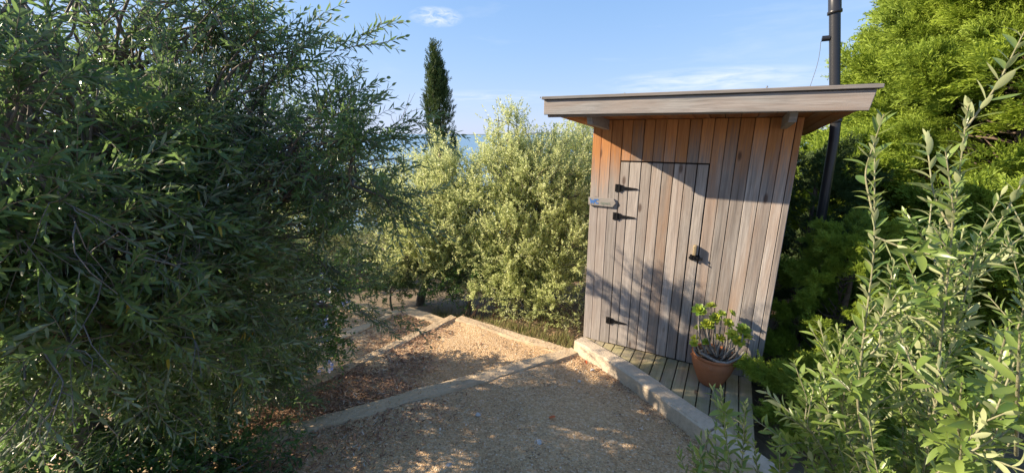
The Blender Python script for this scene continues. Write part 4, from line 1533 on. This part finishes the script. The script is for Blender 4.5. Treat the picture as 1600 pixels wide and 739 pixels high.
plumbago((-2.05, 3.55, -.28), [((-2.0, 3.45, .25), (.42, .35, .50)), ((-1.85, 3.5, .62), (.32, .28, .35)), ((-2.3, 3.4, .5), (.45, .35, .5))], 50, 9, 120,
         'plumbago bush with pale blue flowers beside the step edging', 51,
         [(-1.72, 3.32, .62), (-1.62, 3.36, .75), (-1.68, 3.26, .45), (-1.70, 3.22, .30), (-1.63, 3.15, .12), (-1.80, 3.25, .78), (-1.55, 3.40, .60), (-1.72, 3.20, .02), (-1.66, 3.30, .88), (-1.9, 3.2, .55)])
plumbago((-2.4, 1.75, -.05), [((-2.45, 1.85, .35), (.45, .35, .40)), ((-2.05, 1.75, .22), (.40, .32, .30)), ((-1.75, 1.85, .15), (.38, .30, .24)), ((-1.55, 2.05, .12), (.25, .22, .18)), ((-1.75, 1.40, .15), (.40, .35, .28)), ((-2.3, 1.35, .3), (.5, .35, .4)), ((-2.9, 1.5, .4), (.4, .4, .5))], 100, 9, 330,
         'low plumbago at the bottom left with a few pale flower heads', 53, [(-2.25, 1.52, .40), (-2.18, 1.52, .33), (-2.42, 1.50, .45), (-2.1, 1.55, .46)])

# --- sunlit olives beyond the steps
olive_tree('olive_tree', (-1.55, 6.35, -0.95), (-1.40, 6.3, 0.0),
           [((-1.25, 6.15, .75), (.95, .80, .80)), ((-.75, 6.05, 1.25), (.55, .5, .65)), ((-1.75, 6.0, .55), (.60, .6, .55)), ((-.80, 5.75, .55), (.60, .5, .60)), ((-1.1, 6.2, 1.60), (.36, .36, .42)), ((-2.4, 6.3, .8), (.8, .6, .8)),
            ((-1.5, 6.6, 1.0), (.8, .5, .8)), ((-.75, 5.60, .12), (.50, .35, .38)), ((-1.30, 5.75, .25), (.55, .4, .35)), ((-.45, 5.75, .95), (.42, .4, .55)), ((-1.55, 5.6, .30), (.45, .35, .36)), ((-1.0, 5.5, .60), (.5, .35, .5)), ((-1.75, 5.7, .05), (.35, .3, .25))],
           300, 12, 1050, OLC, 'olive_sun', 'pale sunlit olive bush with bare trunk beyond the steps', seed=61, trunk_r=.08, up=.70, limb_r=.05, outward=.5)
olive_tree('olive_tree', (0.25, 6.0, -0.75), (0.25, 6.0, -0.1),
           [((.20, 5.85, .65), (.95, .80, .80)), ((.45, 5.75, 1.25), (.75, .65, .62)), ((-.20, 5.95, 1.45), (.50, .5, .62)), ((.05, 5.45, .15), (.62, .45, .50)), ((.75, 5.55, .25), (.55, .45, .60)), ((-.08, 6.0, 2.02), (.32, .32, .42)),
            ((.62, 5.9, 1.75), (.40, .36, .42)), ((-.42, 5.6, .30), (.40, .4, .42)), ((.95, 5.7, 1.0), (.42, .4, .9)), ((.2, 6.5, 1.2), (.9, .5, .8)), ((.30, 5.15, -.05), (.75, .38, .42)), ((-.05, 5.25, .55), (.5, .35, .45)), ((.75, 5.2, .5), (.45, .35, .5)), ((.15, 4.98, -.18), (.55, .30, .28)), ((.70, 4.78, -.12), (.38, .25, .32)), ((-.35, 5.2, -.1), (.35, .25, .28))],
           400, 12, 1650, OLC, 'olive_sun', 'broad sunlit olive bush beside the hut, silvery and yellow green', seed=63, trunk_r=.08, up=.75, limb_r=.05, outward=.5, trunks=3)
olive_tree('olive_tree', (1.55, 7.3, -0.9), (1.5, 7.2, 0.0),
           [((1.25, 7.1, 1.2), (.95, .75, .85)), ((1.15, 7.0, 1.85), (.55, .45, .50)), ((1.2, 6.7, .5), (.8, .6, .7))],
           170, 12, 800, OLC, 'olive_sun', 'sunlit olive just behind the hut corner, partly hidden by it', seed=65, trunk_r=.08, up=.6, limb_r=.04)
# dark shrub under the olives
olive_tree('rockrose_shrub', (-.62, 5.35, -.5), (-.62, 5.35, -.35), [((-.62, 5.45, -.02), (.42, .30, .36)), ((-.25, 5.6, .05), (.35, .3, .35)), ((-1.05, 5.6, -.05), (.35, .3, .28))],
           34, 8, 90, PLB, 'plumbago', 'dark leafy shrub with brown stalks under the sunlit olives', 'shrub', .02, None, False, 71, .01, .6, .4, 0, .8)

olive_tree('rockrose_shrub', (-1.95, 5.95, -.6), (-1.95, 5.95, -.4), [((-1.95, 5.95, -.10), (.50, .30, .36)), ((-1.45, 6.0, -.12), (.40, .3, .34)), ((-2.5, 6.0, -.05), (.45, .3, .38)), ((-1.9, 5.70, -.22), (.50, .20, .26))],
           46, 8, 150, PLB, 'plumbago', 'low dark green shrub at the foot of the pale olive trunk', 'shrub', .02, None, False, 73, .01, .6, .4, 0, .8)

# --- Italian cypress
conifer('cypress_tree', (-2.50, 14.0, -2.9), lambda h: min(.62, 1.02 * max(0, 1 - h) ** .72) * (min(1, h / .06) ** .7) + .006, 7.75, CY, 'cypress',
        'tall narrow dark cypress rising above the olives against the sky', 3900, 81, upright=2.6, trunk_r=.13, jitter=.05, shell=(.60, 1.0), trunk_top=.93, scale=.82, spread=.05)

# --- bright junipers to the right
jun = lambda rmax, low=.35: (lambda h: rmax * (min(1, (h + .06) / low) ** .6) * (max(0.0, 1 - h) ** .48) + .03)
BG = [bough_mesh(rngT, JU, 'juniper', 150, .75, .27) for _ in range(7)]
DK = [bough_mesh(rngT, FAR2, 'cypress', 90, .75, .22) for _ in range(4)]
boughed_tree('juniper_tree', (6.0, 4.75, 0.0), jun(1.92, .25), 5.4, BG, 'large bright green juniper filling the upper right corner', 290, 91, 1.12, rise=.45, trunk_r=.12, jitter=.22, lumps=26)
boughed_tree('juniper_tree', (3.75, 6.9, -.1), jun(1.35), 2.35, BG, 'juniper seen between the hut and the black pipe', 120, 93, .85, rise=.5, lumps=10)
boughed_tree('juniper_tree', (2.80, 3.15, -.05), jun(.58, .3), 1.42, BG, 'small bushy juniper below the black pipe', 80, 95, .38, rise=.6, trunk_r=.04, lumps=9)
boughed_tree('juniper_tree', (2.30, 2.45, -.05), jun(.52, .3), .60, BG, 'low juniper spreading over the deck corner beside the pot', 46, 97, .36, rise=.3, trunk_r=.03, lumps=8)
boughed_tree('juniper_tree', (4.3, 3.0, -.05), jun(.95, .3), 1.75, BG, 'mid height juniper behind the young olive at the right', 110, 99, .68, rise=.45, trunk_r=.05, lumps=12)
boughed_tree('juniper_tree', (7.7, 6.9, 0.0), jun(2.3, .25), 4.6, BG, 'juniper farther back, showing dark behind the large bright one', 200, 101, 1.4, rise=.45, trunk_r=.12, lumps=20)
# dark evergreens in the gloom behind the hut
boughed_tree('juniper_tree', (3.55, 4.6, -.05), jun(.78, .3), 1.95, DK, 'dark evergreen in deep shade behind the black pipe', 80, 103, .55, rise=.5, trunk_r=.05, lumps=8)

# --- young olive in the right foreground: its largest leaves are pieces of their own
def fine_leaf(seed, Lr=1.0):
    rg = np.random.default_rng(seed)
    xs = np.linspace(0, 1, 7)
    pw = np.array([.05, .55, .90, 1.0, .92, .60, 0.0]) * .5
    bend, cup = rg.normal(.12, .22), rg.uniform(.15, .8)
    Vv, F = [], []
    for x_, w_ in zip(xs, pw):
        z_ = -bend * x_ * x_
        Vv += [(x_, w_ * .27, z_ + cup * w_ * .2), (x_, 0, z_), (x_, -w_ * .27, z_ + cup * w_ * .2)]
    for i in range(6):
        a = 3 * i
        F += [(a, a + 1, a + 4, a + 3), (a + 1, a + 2, a + 5, a + 4)]
    V = np.array(Vv)
    Q = np.array(F)
    me = np_mesh('leaf', V, Q, dict(leafr=np.full(len(V), rg.random() * .95), sprigr=np.full(len(V), rg.random())), smooth=True)
    me.materials.append(M['shrub'])
    return me


LEAVES = [fine_leaf(200 + k) for k in range(14)]


def shoot_shrub(name, base, shoots, label, seed, n_parts, leaf_len=.048, cat='shrub', pitch=.021, angle=45):
    """shoots: list of (points, leafy_from 0..1). Leaves sit in opposite pairs along every shoot."""
    rg = np.random.default_rng(seed)
    root = tag(empty(name, base), label, cat)
    b0 = np.array(base, float)
    wood = Tubes()
    leaves = []
    for pts, lf, r0 in shoots:
        p_ = np.array(pts, float)
        k_ = np.linspace(0, len(p_) - 1, 6 * len(p_))
        c_ = np.stack([np.interp(k_, np.arange(len(p_)), p_[:, a]) for a in range(3)], -1)
        for _ in range(3):
            c_[1:-1] = (c_[:-2] + c_[1:-1] * 2 + c_[2:]) / 4
        wood.add(c_ - b0, np.linspace(r0, .0014, len(c_)), 6)
        seg = np.linalg.norm(np.diff(c_, axis=0), axis=1); S_ = np.concatenate([[0], np.cumsum(seg)])
        L = S_[-1]
        s_ = lf * L
        i = 0
        a0 = rg.uniform(0, PI)
        while s_ < L:
            p = np.array([np.interp(s_, S_, c_[:, a]) for a in range(3)])
            q = np.array([np.interp(min(L, s_ + .01), S_, c_[:, a]) for a in range(3)])
            tg = unit(q - p) if np.linalg.norm(q - p) > 1e-6 else unit(c_[-1] - c_[-2])
            e1 = unit(np.cross(tg, (.3, .2, 1.0) if abs(tg[2]) < .8 else (1, .2, .1))); e2 = np.cross(tg, e1)
            tipf = max(0, (s_ / L - .8) / .2)
            for k in range(2):
                if rg.random() < .06: continue
                a = a0 + (i % 2) * PI / 2 + k * PI + rg.normal(0, .2)
                side = math.cos(a) * e1 + math.sin(a) * e2
                th = R(angle + rg.normal(0, 11)) * (1 - .55 * tipf)
                d = tg * math.cos(th) + side * math.sin(th)
                nrm = unit(tg * math.sin(th) - side * math.cos(th) + rg.normal(0, .22, 3))
                ln = leaf_len * rg.uniform(.75, 1.2) * (1 - .45 * tipf)
                leaves.append((p, frame_mat(d, nrm), ln))
            s_ += pitch * rg.uniform(.8, 1.2) * (1 - .35 * tipf)
            i += 1
    wood.build('stem', 'greentwig', root)
    cam_p = np.array([0, 0, CAM_Z])
    def score(l):
        v = l[0] - cam_p
        vis = abs(v[0]) < 1.34 * max(.05, v[1]) and v[1] > .2
        return (0 if vis else 100) + np.linalg.norm(v)
    leaves.sort(key=score)
    lm = [np.array([v.co for v in me.vertices]) for me in LEAVES]
    lq = np.array([p.vertices[:] for p in LEAVES[0].polygons])
    for (p, F, ln) in leaves[:n_parts]:
        o = bpy.data.objects.new('leaf', LEAVES[rg.integers(0, 14)])
        COL.objects.link(o); o.parent = root
        wv = rg.uniform(.85, 1.2)
        Mx = Matrix(((F[0, 0], F[0, 1], F[0, 2], p[0] - b0[0]), (F[1, 0], F[1, 1], F[1, 2], p[1] - b0[1]), (F[2, 0], F[2, 1], F[2, 2], p[2] - b0[2]), (0, 0, 0, 1)))
        o.matrix_local = Mx @ Matrix.Diagonal((ln, ln * wv, ln, 1))
    rest = leaves[n_parts:]
    if rest:
        Vs, Qs, Rs, Ss = [], [], [], []
        n = 0
        for (p, F, ln) in rest:
            v = lm[rg.integers(0, 14)] * ln
            Vs.append(v @ F.T + p - b0); Qs.append(lq + n); n += len(v)
            Rs.append(np.full(len(v), rg.random() * .96)); Ss.append(np.full(len(v), rg.random()))
        o = link('foliage', np_mesh('foliage', np.concatenate(Vs), np.concatenate(Qs), dict(leafr=np.concatenate(Rs), sprigr=np.concatenate(Ss)), True), 'shrub', root)
        tag(o, kind='stuff')
    return root


rgs = np.random.default_rng(77)


def side_shoots(stem, k, ln, spread, upw, r0=.0028, lo=.3, out=(0, 0, 0)):
    p_ = np.array(stem, float)
    res = []
    for _ in range(k):
        f = rgs.uniform(lo, .97) * (len(p_) - 1); j = min(int(f), len(p_) - 2)
        q = p_[j] * (1 - (f - j)) + p_[j + 1] * (f - j)
        d = unit(rgs.normal(0, 1, 3) * spread + np.array([0, 0, upw]) + np.array(out))
        L = ln * rgs.uniform(.6, 1.25)
        m = q + d * L * .5 + rgs.normal(0, .02, 3)
        e = q + d * L + np.array([0, 0, .12 * L])
        res.append(([q, m, e], .12, r0))
    return res


sh = []
b_ = np.array((1.55, 1.12, 0.12))
tall1 = [b_, (1.28, 1.07, .8), (1.03, 1.02, 1.30), (.965, .985, 1.55), (.94, .985, 1.80), (.905, 1.02, 2.09)]
tall2 = [b_, (1.35, 1.05, 1.0), (1.15, .97, 1.62), (1.09, .96, 1.90), (1.06, .97, 2.17)]
sh += [(tall1, .62, .0048), (tall2, .62, .0048)]
mains = [
    [b_, (1.22, 1.10, .75), (1.02, 1.07, 1.10), (.90, 1.06, 1.24)],
    [b_, (1.25, 1.12, .80), (1.08, 1.10, 1.20), (1.00, 1.10, 1.42)],
    [b_, (1.30, 1.15, .80), (1.20, 1.15, 1.25), (1.18, 1.16, 1.62)],
    [b_, (1.40, 1.15, .85), (1.36, 1.15, 1.35), (1.36, 1.14, 1.75)],
    [b_, (1.35, 1.05, .85), (1.24, 1.00, 1.30), (1.20, .98, 1.66)],
    [b_, (1.45, 1.05, .80), (1.34, .95, 1.35), (1.28, .92, 1.82)],
    [b_, (1.50, 1.25, .80), (1.55, 1.32, 1.35), (1.58, 1.35, 1.78)],
    [b_, (1.35, 1.0, .65), (1.12, .92, 1.00), (1.02, .88, 1.18)],
    [b_, (1.30, 1.1, .55), (1.10, 1.02, .85), (.98, 1.0, .98)],
    [b_, (1.62, 1.1, .9), (1.62, 1.12, 1.4), (1.60, 1.10, 1.85)],
    [b_, (1.40, .95, .60), (1.20, .85, .90), (1.12, .80, 1.08)],
    [b_, (1.42, 1.2, .60), (1.25, 1.25, 1.0), (1.15, 1.28, 1.28)],
    [b_, (1.50, 1.2, .70), (1.45, 1.28, 1.15), (1.40, 1.32, 1.50)],
    [b_, (1.45, 1.0, .75), (1.42, .95, 1.25), (1.42, .93, 1.62)]]
for m_ in mains:
    m_ = [np.array(q, float) for q in m_]
    sh.append((m_, .40, .0045))
    sh += side_shoots(m_, 12, .24, .52, .85, .0024, lo=.36)
sh += side_shoots(tall1, 5, .2, .5, .8, lo=.45) + side_shoots(tall2, 5, .2, .5, .8, lo=.45)
# low twigs reaching left, over the deck corner
sh += [([(1.05, 1.07, 1.05), (.95, 1.09, 1.18), (.86, 1.10, 1.235)], .1, .003), ([(1.05, 1.07, 1.02), (.93, 1.10, 1.10), (.80, 1.12, 1.19)], .1, .003)]
# the nearest twigs at the frame edge
near1 = [(1.35, .95, 1.15), (.98, .74, 1.47), (.88, .68, 1.63)]
near2 = [(1.35, .95, 1.10), (.96, .70, 1.40), (.885, .655, 1.52)]
near3 = [(1.35, .95, 1.25), (1.0, .72, 1.58), (.905, .66, 1.76)]
near4 = [(1.30, .90, 1.05), (.92, .64, 1.33), (.80, .575, 1.45)]
near5 = [(1.30, .85, 1.30), (.88, .60, 1.66), (.79, .56, 1.80)]
sh += [(near1, .45, .004), (near2, .4, .004), (near3, .45, .004), (near4, .45, .004), (near5, .5, .004)]
sh += side_shoots(near1, 4, .16, .5, .8, .002, .4) + side_shoots(near2, 5, .16, .5, .8, .002, .3)
shoot_shrub('young_olive_shrub', tuple(b_), sh, 'young olive shrub in the right foreground with two tall pale shoots', 301, 300, .050)

sap = []
b2 = np.array((.86, 1.12, 0.10))
for e in ((.70, 1.16, 1.27), (.79, 1.16, 1.22), (.585, 1.17, 1.02), (.62, 1.14, .86), (.86, 1.18, 1.04), (.93, 1.13, 1.02), (.74, 1.20, .98), (.99, 1.10, 1.03), (.66, 1.22, .98)):
    e = np.array(e)
    m_ = b2 * .4 + e * .6 + np.array([.06, 0, -.08]) + rgs.normal(0, .02, 3)
    st = [b2, b2 * .75 + m_ * .25 + rgs.normal(0, .01, 3), m_, e]
    sap.append((st, .50, .004))
    sap += side_shoots(st, 7, .15, .6, .65, .002, .5)
shoot_shrub('young_olive_shrub', tuple(b2), sap, 'olive sapling in front of the kerb at the bottom of the picture', 303, 260, .046)


# ================================================================== loose small things
def sample_quad(q, n, rg):
    u, v = rg.random(n)[:, None], rg.random(n)[:, None]
    P = [np.array(q[k], float) for k in ('P00', 'P10', 'P11', 'P01')]
    return P[0] * (1 - u) * (1 - v) + P[1] * u * (1 - v) + P[2] * u * v + P[3] * (1 - u) * v


def bits(name, xy, z, kind, size, mat, label, rg, flat=.5, parent=None):
    n = len(xy)
    if kind == 'pebble':
        T = np.array([(1, 0, 0), (-1, 0, 0), (0, 1, 0), (0, -1, 0), (0, 0, 1), (0, 0, -.4)], float)
        F = np.array([(0, 2, 4), (2, 1, 4), (1, 3, 4), (3, 0, 4), (2, 0, 5), (1, 2, 5), (3, 1, 5), (0, 3, 5)])
        sc = size * rg.uniform(.5, 1.3, (n, 1, 1)) * rg.uniform(.6, 1.2, (n, 1, 3)) * np.array([1, 1, flat])
        V = T[None] * sc + rg.normal(0, .12, (n, 6, 3)) * sc
        a = rg.uniform(0, 2 * PI, n); c, s = np.cos(a)[:, None], np.sin(a)[:, None]
        V = np.stack([V[..., 0] * c - V[..., 1] * s, V[..., 0] * s + V[..., 1] * c, V[..., 2]], -1)
    else:   # curled dead leaf or grass blade
        T = np.array([(-.5, 0, .02), (-.15, .13, 0), (-.15, -.13, 0), (.2, .12, 0), (.2, -.12, 0), (.5, 0, .06)], float)
        F = np.array([(0, 2, 1), (1, 2, 4), (1, 4, 3), (3, 4, 5)])
        L = size * rg.uniform(.55, 1.25, (n, 1))
        wv = rg.uniform(.5, 1.2, (n, 1)) * L
        curl = rg.uniform(-.2, .9, (n, 1)) * L
        x = T[None, :, 0] * L; y = T[None, :, 1] * wv
        zc = T[None, :, 0] ** 2 * curl + np.abs(T[None, :, 1]) * .6 * L * rg.uniform(-.3, 1, (n, 1))
        til = rg.normal(0, .30, (n, 1))
        zc = zc + x * til + .35 * np.abs(til) * L
        a = rg.uniform(0, 2 * PI, n)[:, None]
        V = np.stack([x * np.cos(a) - y * np.sin(a), x * np.sin(a) + y * np.cos(a), zc], -1)
    V = V + np.concatenate([xy, np.broadcast_to(np.asarray(z, float), (n,))[:, None]], 1)[:, None, :]
    k = V.shape[1]
    Q = (F[None] + (np.arange(n) * k)[:, None, None]).reshape(-1, 3)
    o = link(name, np_mesh(name, V.reshape(-1, 3), Q, dict(leafr=np.repeat(rg.random(n), k)), tris=True), mat, parent)
    return tag(o, label, kind='stuff')


rb = np.random.default_rng(5)
xy = sample_quad(T1, 60000, rb)
xy = xy[(xy[:, 1] > 1.5) & (xy[:, 0] > -2.0)]
bits('gravel', xy, .004, 'pebble', .0074, 'pebble', 'loose gravel of the foreground landing', rb)
xy = sample_quad(T2, 11000, rb)
bits('gravel', xy, -.131, 'pebble', .0074, 'pebble', 'loose gravel of the sunlit step', rb)


xy = sample_quad(T1, 2600, rb)
xy = xy[(xy[:, 1] > 1.5) & (xy[:, 0] > -2.0)]
bits('gravel', xy, .004, 'pebble', .013, 'pebble', 'coarser stones among the foreground gravel', rb, .6)
sp = []
for (x0, y0), (x1, y1), z_ in (((-2.2, 2.14), (0.60, 3.53), .033), ((-1.75, 3.31), (-0.74, 4.58), -.107), ((-0.66, 4.54), (0.64, 3.71), -.105)):
    f_ = rb.random((420, 1))
    q_ = np.array([x0, y0]) * (1 - f_) + np.array([x1, y1]) * f_
    n_ = unit(np.array([-(y1 - y0), x1 - x0]))
    q_ = q_ + n_ * np.clip(rb.normal(0, .055, (420, 1)), -.078, .078)
    sp.append(np.concatenate([q_, np.full((420, 1), z_)], 1))
sp = np.concatenate(sp)
bits('gravel', sp[:, :2], sp[:, 2], 'pebble', .0055, 'pebble', 'grit spilled over the step edgings', rb)


def litter(q, n, cond, z, label, size=.042):
    xy = sample_quad(q, n, rb)
    xy = xy[cond(xy) > rb.random(len(xy))]
    return bits('dead_leaves', xy, z, 'leaf', size, 'litter', label, rb)


litter(T1, 60000, lambda p: np.clip(1.0 - ((p[:, 0] + 1.05) * .9 + (2.55 - p[:, 1]) * .35 + .10 * np.sin(p[:, 1] * 9)) / .75, 0, 1) ** 2.2 * (p[:, 1] > 1.2), .008, 'brown dead leaves drifted against the left of the landing')
litter(T1, 3800, lambda p: .30 * (p[:, 1] > 1.5), .006, 'thin scatter of dead leaves over the landing', .022)
litter(T2, 24000, lambda p: np.clip((-.72 - p[:, 0] + .1 * np.sin(p[:, 1] * 11)) / .35, .012, 1), -.128, 'brown dead leaves on the shaded end of the sunlit step')
litter(T3, 9000, lambda p: np.clip((p[:, 0] + 2.1) / .6, .1, .9) * np.clip((p[:, 1] - 3.6) / .5, .15, 1), -.277, 'heap of russet dead leaves on the step below')
litter(T4, 4000, lambda p: .35 + 0 * p[:, 0], -.41, 'dead leaves on the lowest step')
# leaves caught along the foot of the kerb
kp = np.concatenate([KF[i] + (KF[i + 1] - KF[i]) * rb.random((150, 1)) for i in range(len(KF) - 1)])
kp = kp - np.abs(rb.normal(0, .05, (len(kp), 1))) * np.repeat(kn[:-1], 150, 0)
bits('dead_leaves', kp, .006, 'leaf', .024, 'litter', 'dead leaf crumbs along the foot of the kerb', rb)
# under the trees
gxy = np.stack([rb.uniform(-4, 7, 22000), rb.uniform(2.2, 7.5, 22000)], -1)
m_ = (gxy[:, 1] - .5 * gxy[:, 0] - 3.2 > .25) & (gxy[:, 0] > -.6) | (gxy[:, 0] > 1.9)
gxy = gxy[m_]
bits('dead_leaves', gxy, ground_h(gxy[:, 0], gxy[:, 1]) + .008, 'leaf', .045, 'litter', 'dead leaves on the earth round the hut and under the bushes', rb)


def pebble_thing(x, y, r_, label, seed, mat='stone', z=0.0):
    rg = np.random.default_rng(seed)
    b = bmesh.new()
    bmesh.ops.create_icosphere(b, subdivisions=2, radius=r_)
    ph = rg.uniform(0, 6, 3)
    for v in b.verts:
        n_ = v.co.normalized()
        f = 1 + .18 * math.sin(3 * n_.x + ph[0]) + .15 * math.sin(4 * n_.y + ph[1])
        v.co = Vector((v.co.x * f * 1.2, v.co.y * f * .9, v.co.z * .6 * f))
    o = link('stone', bm_mesh('stone', b), mat)
    o.location = (x, y, z + r_ * .35); o.rotation_euler = (0, 0, rg.uniform(0, 6))
    return tag(o, label, 'stone', 'pale stones lying on the gravel')


pebble_thing(-.26, 2.62, .019, 'pale stone on the gravel, just right of the drifted leaves', 1)
pebble_thing(.59, 3.05, .017, 'small pale stone on the gravel a little way off the kerb', 2)
pebble_thing(-.41, 2.14, .021, 'whitish stone nearest the bottom edge of the picture', 3)
pebble_thing(.735, 3.22, .018, 'pale stone lying close against the foot of the kerb', 4)
pebble_thing(.19, 2.34, .020, 'bluish white stone in the shaded middle of the gravel', 5)

def fallen_leaf(x, y, z, L, mat, label, seed):
    rg = np.random.default_rng(seed)
    V_, Q_ = leaf_verts(L, L * .55, .5, -.3, fine=True, rng=rg)
    me = np_mesh('fallen_leaf', V_, Q_, smooth=True)
    o = link('fallen_leaf', me, mat); o.location = (x, y, z); o.rotation_euler = (rg.normal(0, .2), -.15, rg.uniform(0, 6))
    return tag(o, label, 'leaf')


fallen_leaf(.28, 2.58, .018, .062, 'orange', 'bright orange dead leaf lying alone in the sun patch on the gravel', 1)
fallen_leaf(.70, 3.30, .016, .045, 'orange', 'small reddish leaf by the far end of the kerb', 2)


# dry grass beyond the edging
def grass(name, pts, h, n_blade, label, seed, mat='drygrass'):
    rg = np.random.default_rng(seed)
    n = len(pts)
    base = np.repeat(pts, n_blade, 0) + np.append(rg.normal(0, .035, (n * n_blade, 2)), np.zeros((n * n_blade, 1)), 1)
    m = len(base)
    a = rg.uniform(0, 2 * PI, m); le = rg.uniform(.1, .7, m); hh = h * rg.uniform(.4, 1.2, m)
    d = np.stack([np.cos(a), np.sin(a), 0 * a], -1); sd = np.stack([-np.sin(a), np.cos(a), 0 * a], -1) * .0022
    up = np.array([0, 0, 1.])
    p1 = base + up * hh[:, None] * .55 + d * (le * hh * .25)[:, None]
    p2 = base + up * hh[:, None] * (1 - .2 * le)[:, None] + d * (le * hh * .8)[:, None]
    V_ = np.stack([base - sd, base + sd, p1 + sd * .8, p1 - sd * .8, p2 + sd * .25, p2 - sd * .25], 1)
    Q_ = (np.array([(0, 1, 2, 3), (3, 2, 4, 5)])[None] + (np.arange(m) * 6)[:, None, None]).reshape(-1, 4)
    rr = np.repeat(np.clip(np.repeat(rg.random(n), n_blade) * .6 + rg.random(m) * .4, 0, 1), 6)
    return tag(link(name, np_mesh(name, V_.reshape(-1, 3), Q_, dict(leafr=rr)), mat), label, kind='stuff')


gp = []
for _ in range(900):
    x = rb.uniform(-1.2, 1.0)
    lim = 4.72 - .64 * (x + .72) if x > -.75 else 5.15 - .6 * (x + 1.3)
    y = lim + abs(rb.normal(0, .28)) + .02
    gp.append((x, y, ground_h(np.array(x), np.array(y)) - .01))
grass('grass', np.array(gp), .11, 12, 'dry yellow grass between the edging and the sunlit olives', 5)
gp = []
for _ in range(500):
    x, y = rb.uniform(2.0, 5.5), rb.uniform(2.2, 6.5)
    gp.append((x, y, float(ground_h(np.array(x), np.array(y))) - .01))
grass('grass', np.array(gp), .16, 10, 'thin dry grass on the bank behind the hut', 6)
# russet dead stalks under the olives
tb = Tubes()
for _ in range(46):
    x, y = rb.uniform(-.75, .1), rb.uniform(5.15, 5.4)
    z = float(ground_h(np.array(x), np.array(y)))
    p = np.array([x, y, z]); d = unit(np.array([rb.normal(0, .5), rb.normal(-.2, .4), 1.0])); L = rb.uniform(.25, .55)
    tb.add([p, p + d * L * .5 + rb.normal(0, .03, 3), p + d * L + rb.normal(0, .05, 3)], [.004, .003, .001], 4)
tag(tb.build('dry_stalks', 'deadwood'), 'russet dry stalks standing in front of the dark shrub', kind='stuff')

# scrub on the slope below, out to the shore
P_, D_ = [], []
for _ in range(420):
    y = 9.5 + 60 * rb.random() ** 1.6
    x = rb.uniform(-.9, .9) * y + rb.normal(0, 1)
    z = float(ground_h(np.array(x), np.array(y)))
    rad = rb.uniform(.5, 1.1)
    k = 22
    e = unit(rb.normal(0, 1, (k, 3))); e[:, 2] = np.abs(e[:, 2])
    P_.append(np.array([x, y, z]) + e * rad * rb.uniform(.6, 1, (k, 1))); D_.append(e + rb.normal(0, .4, (k, 3)))
P_, D_ = np.concatenate(P_), np.concatenate(D_)
V, Q, r, s, _ = scatter(FAR, P_, D_, rb.uniform(-1, 1, len(P_)), rb.uniform(1.0, 2.0, len(P_)), rb)
tag(link('undergrowth', np_mesh('undergrowth', V, Q, dict(leafr=r, sprigr=s)), 'scrub'), 'dark green scrub covering the slope towards the sea', kind='stuff')
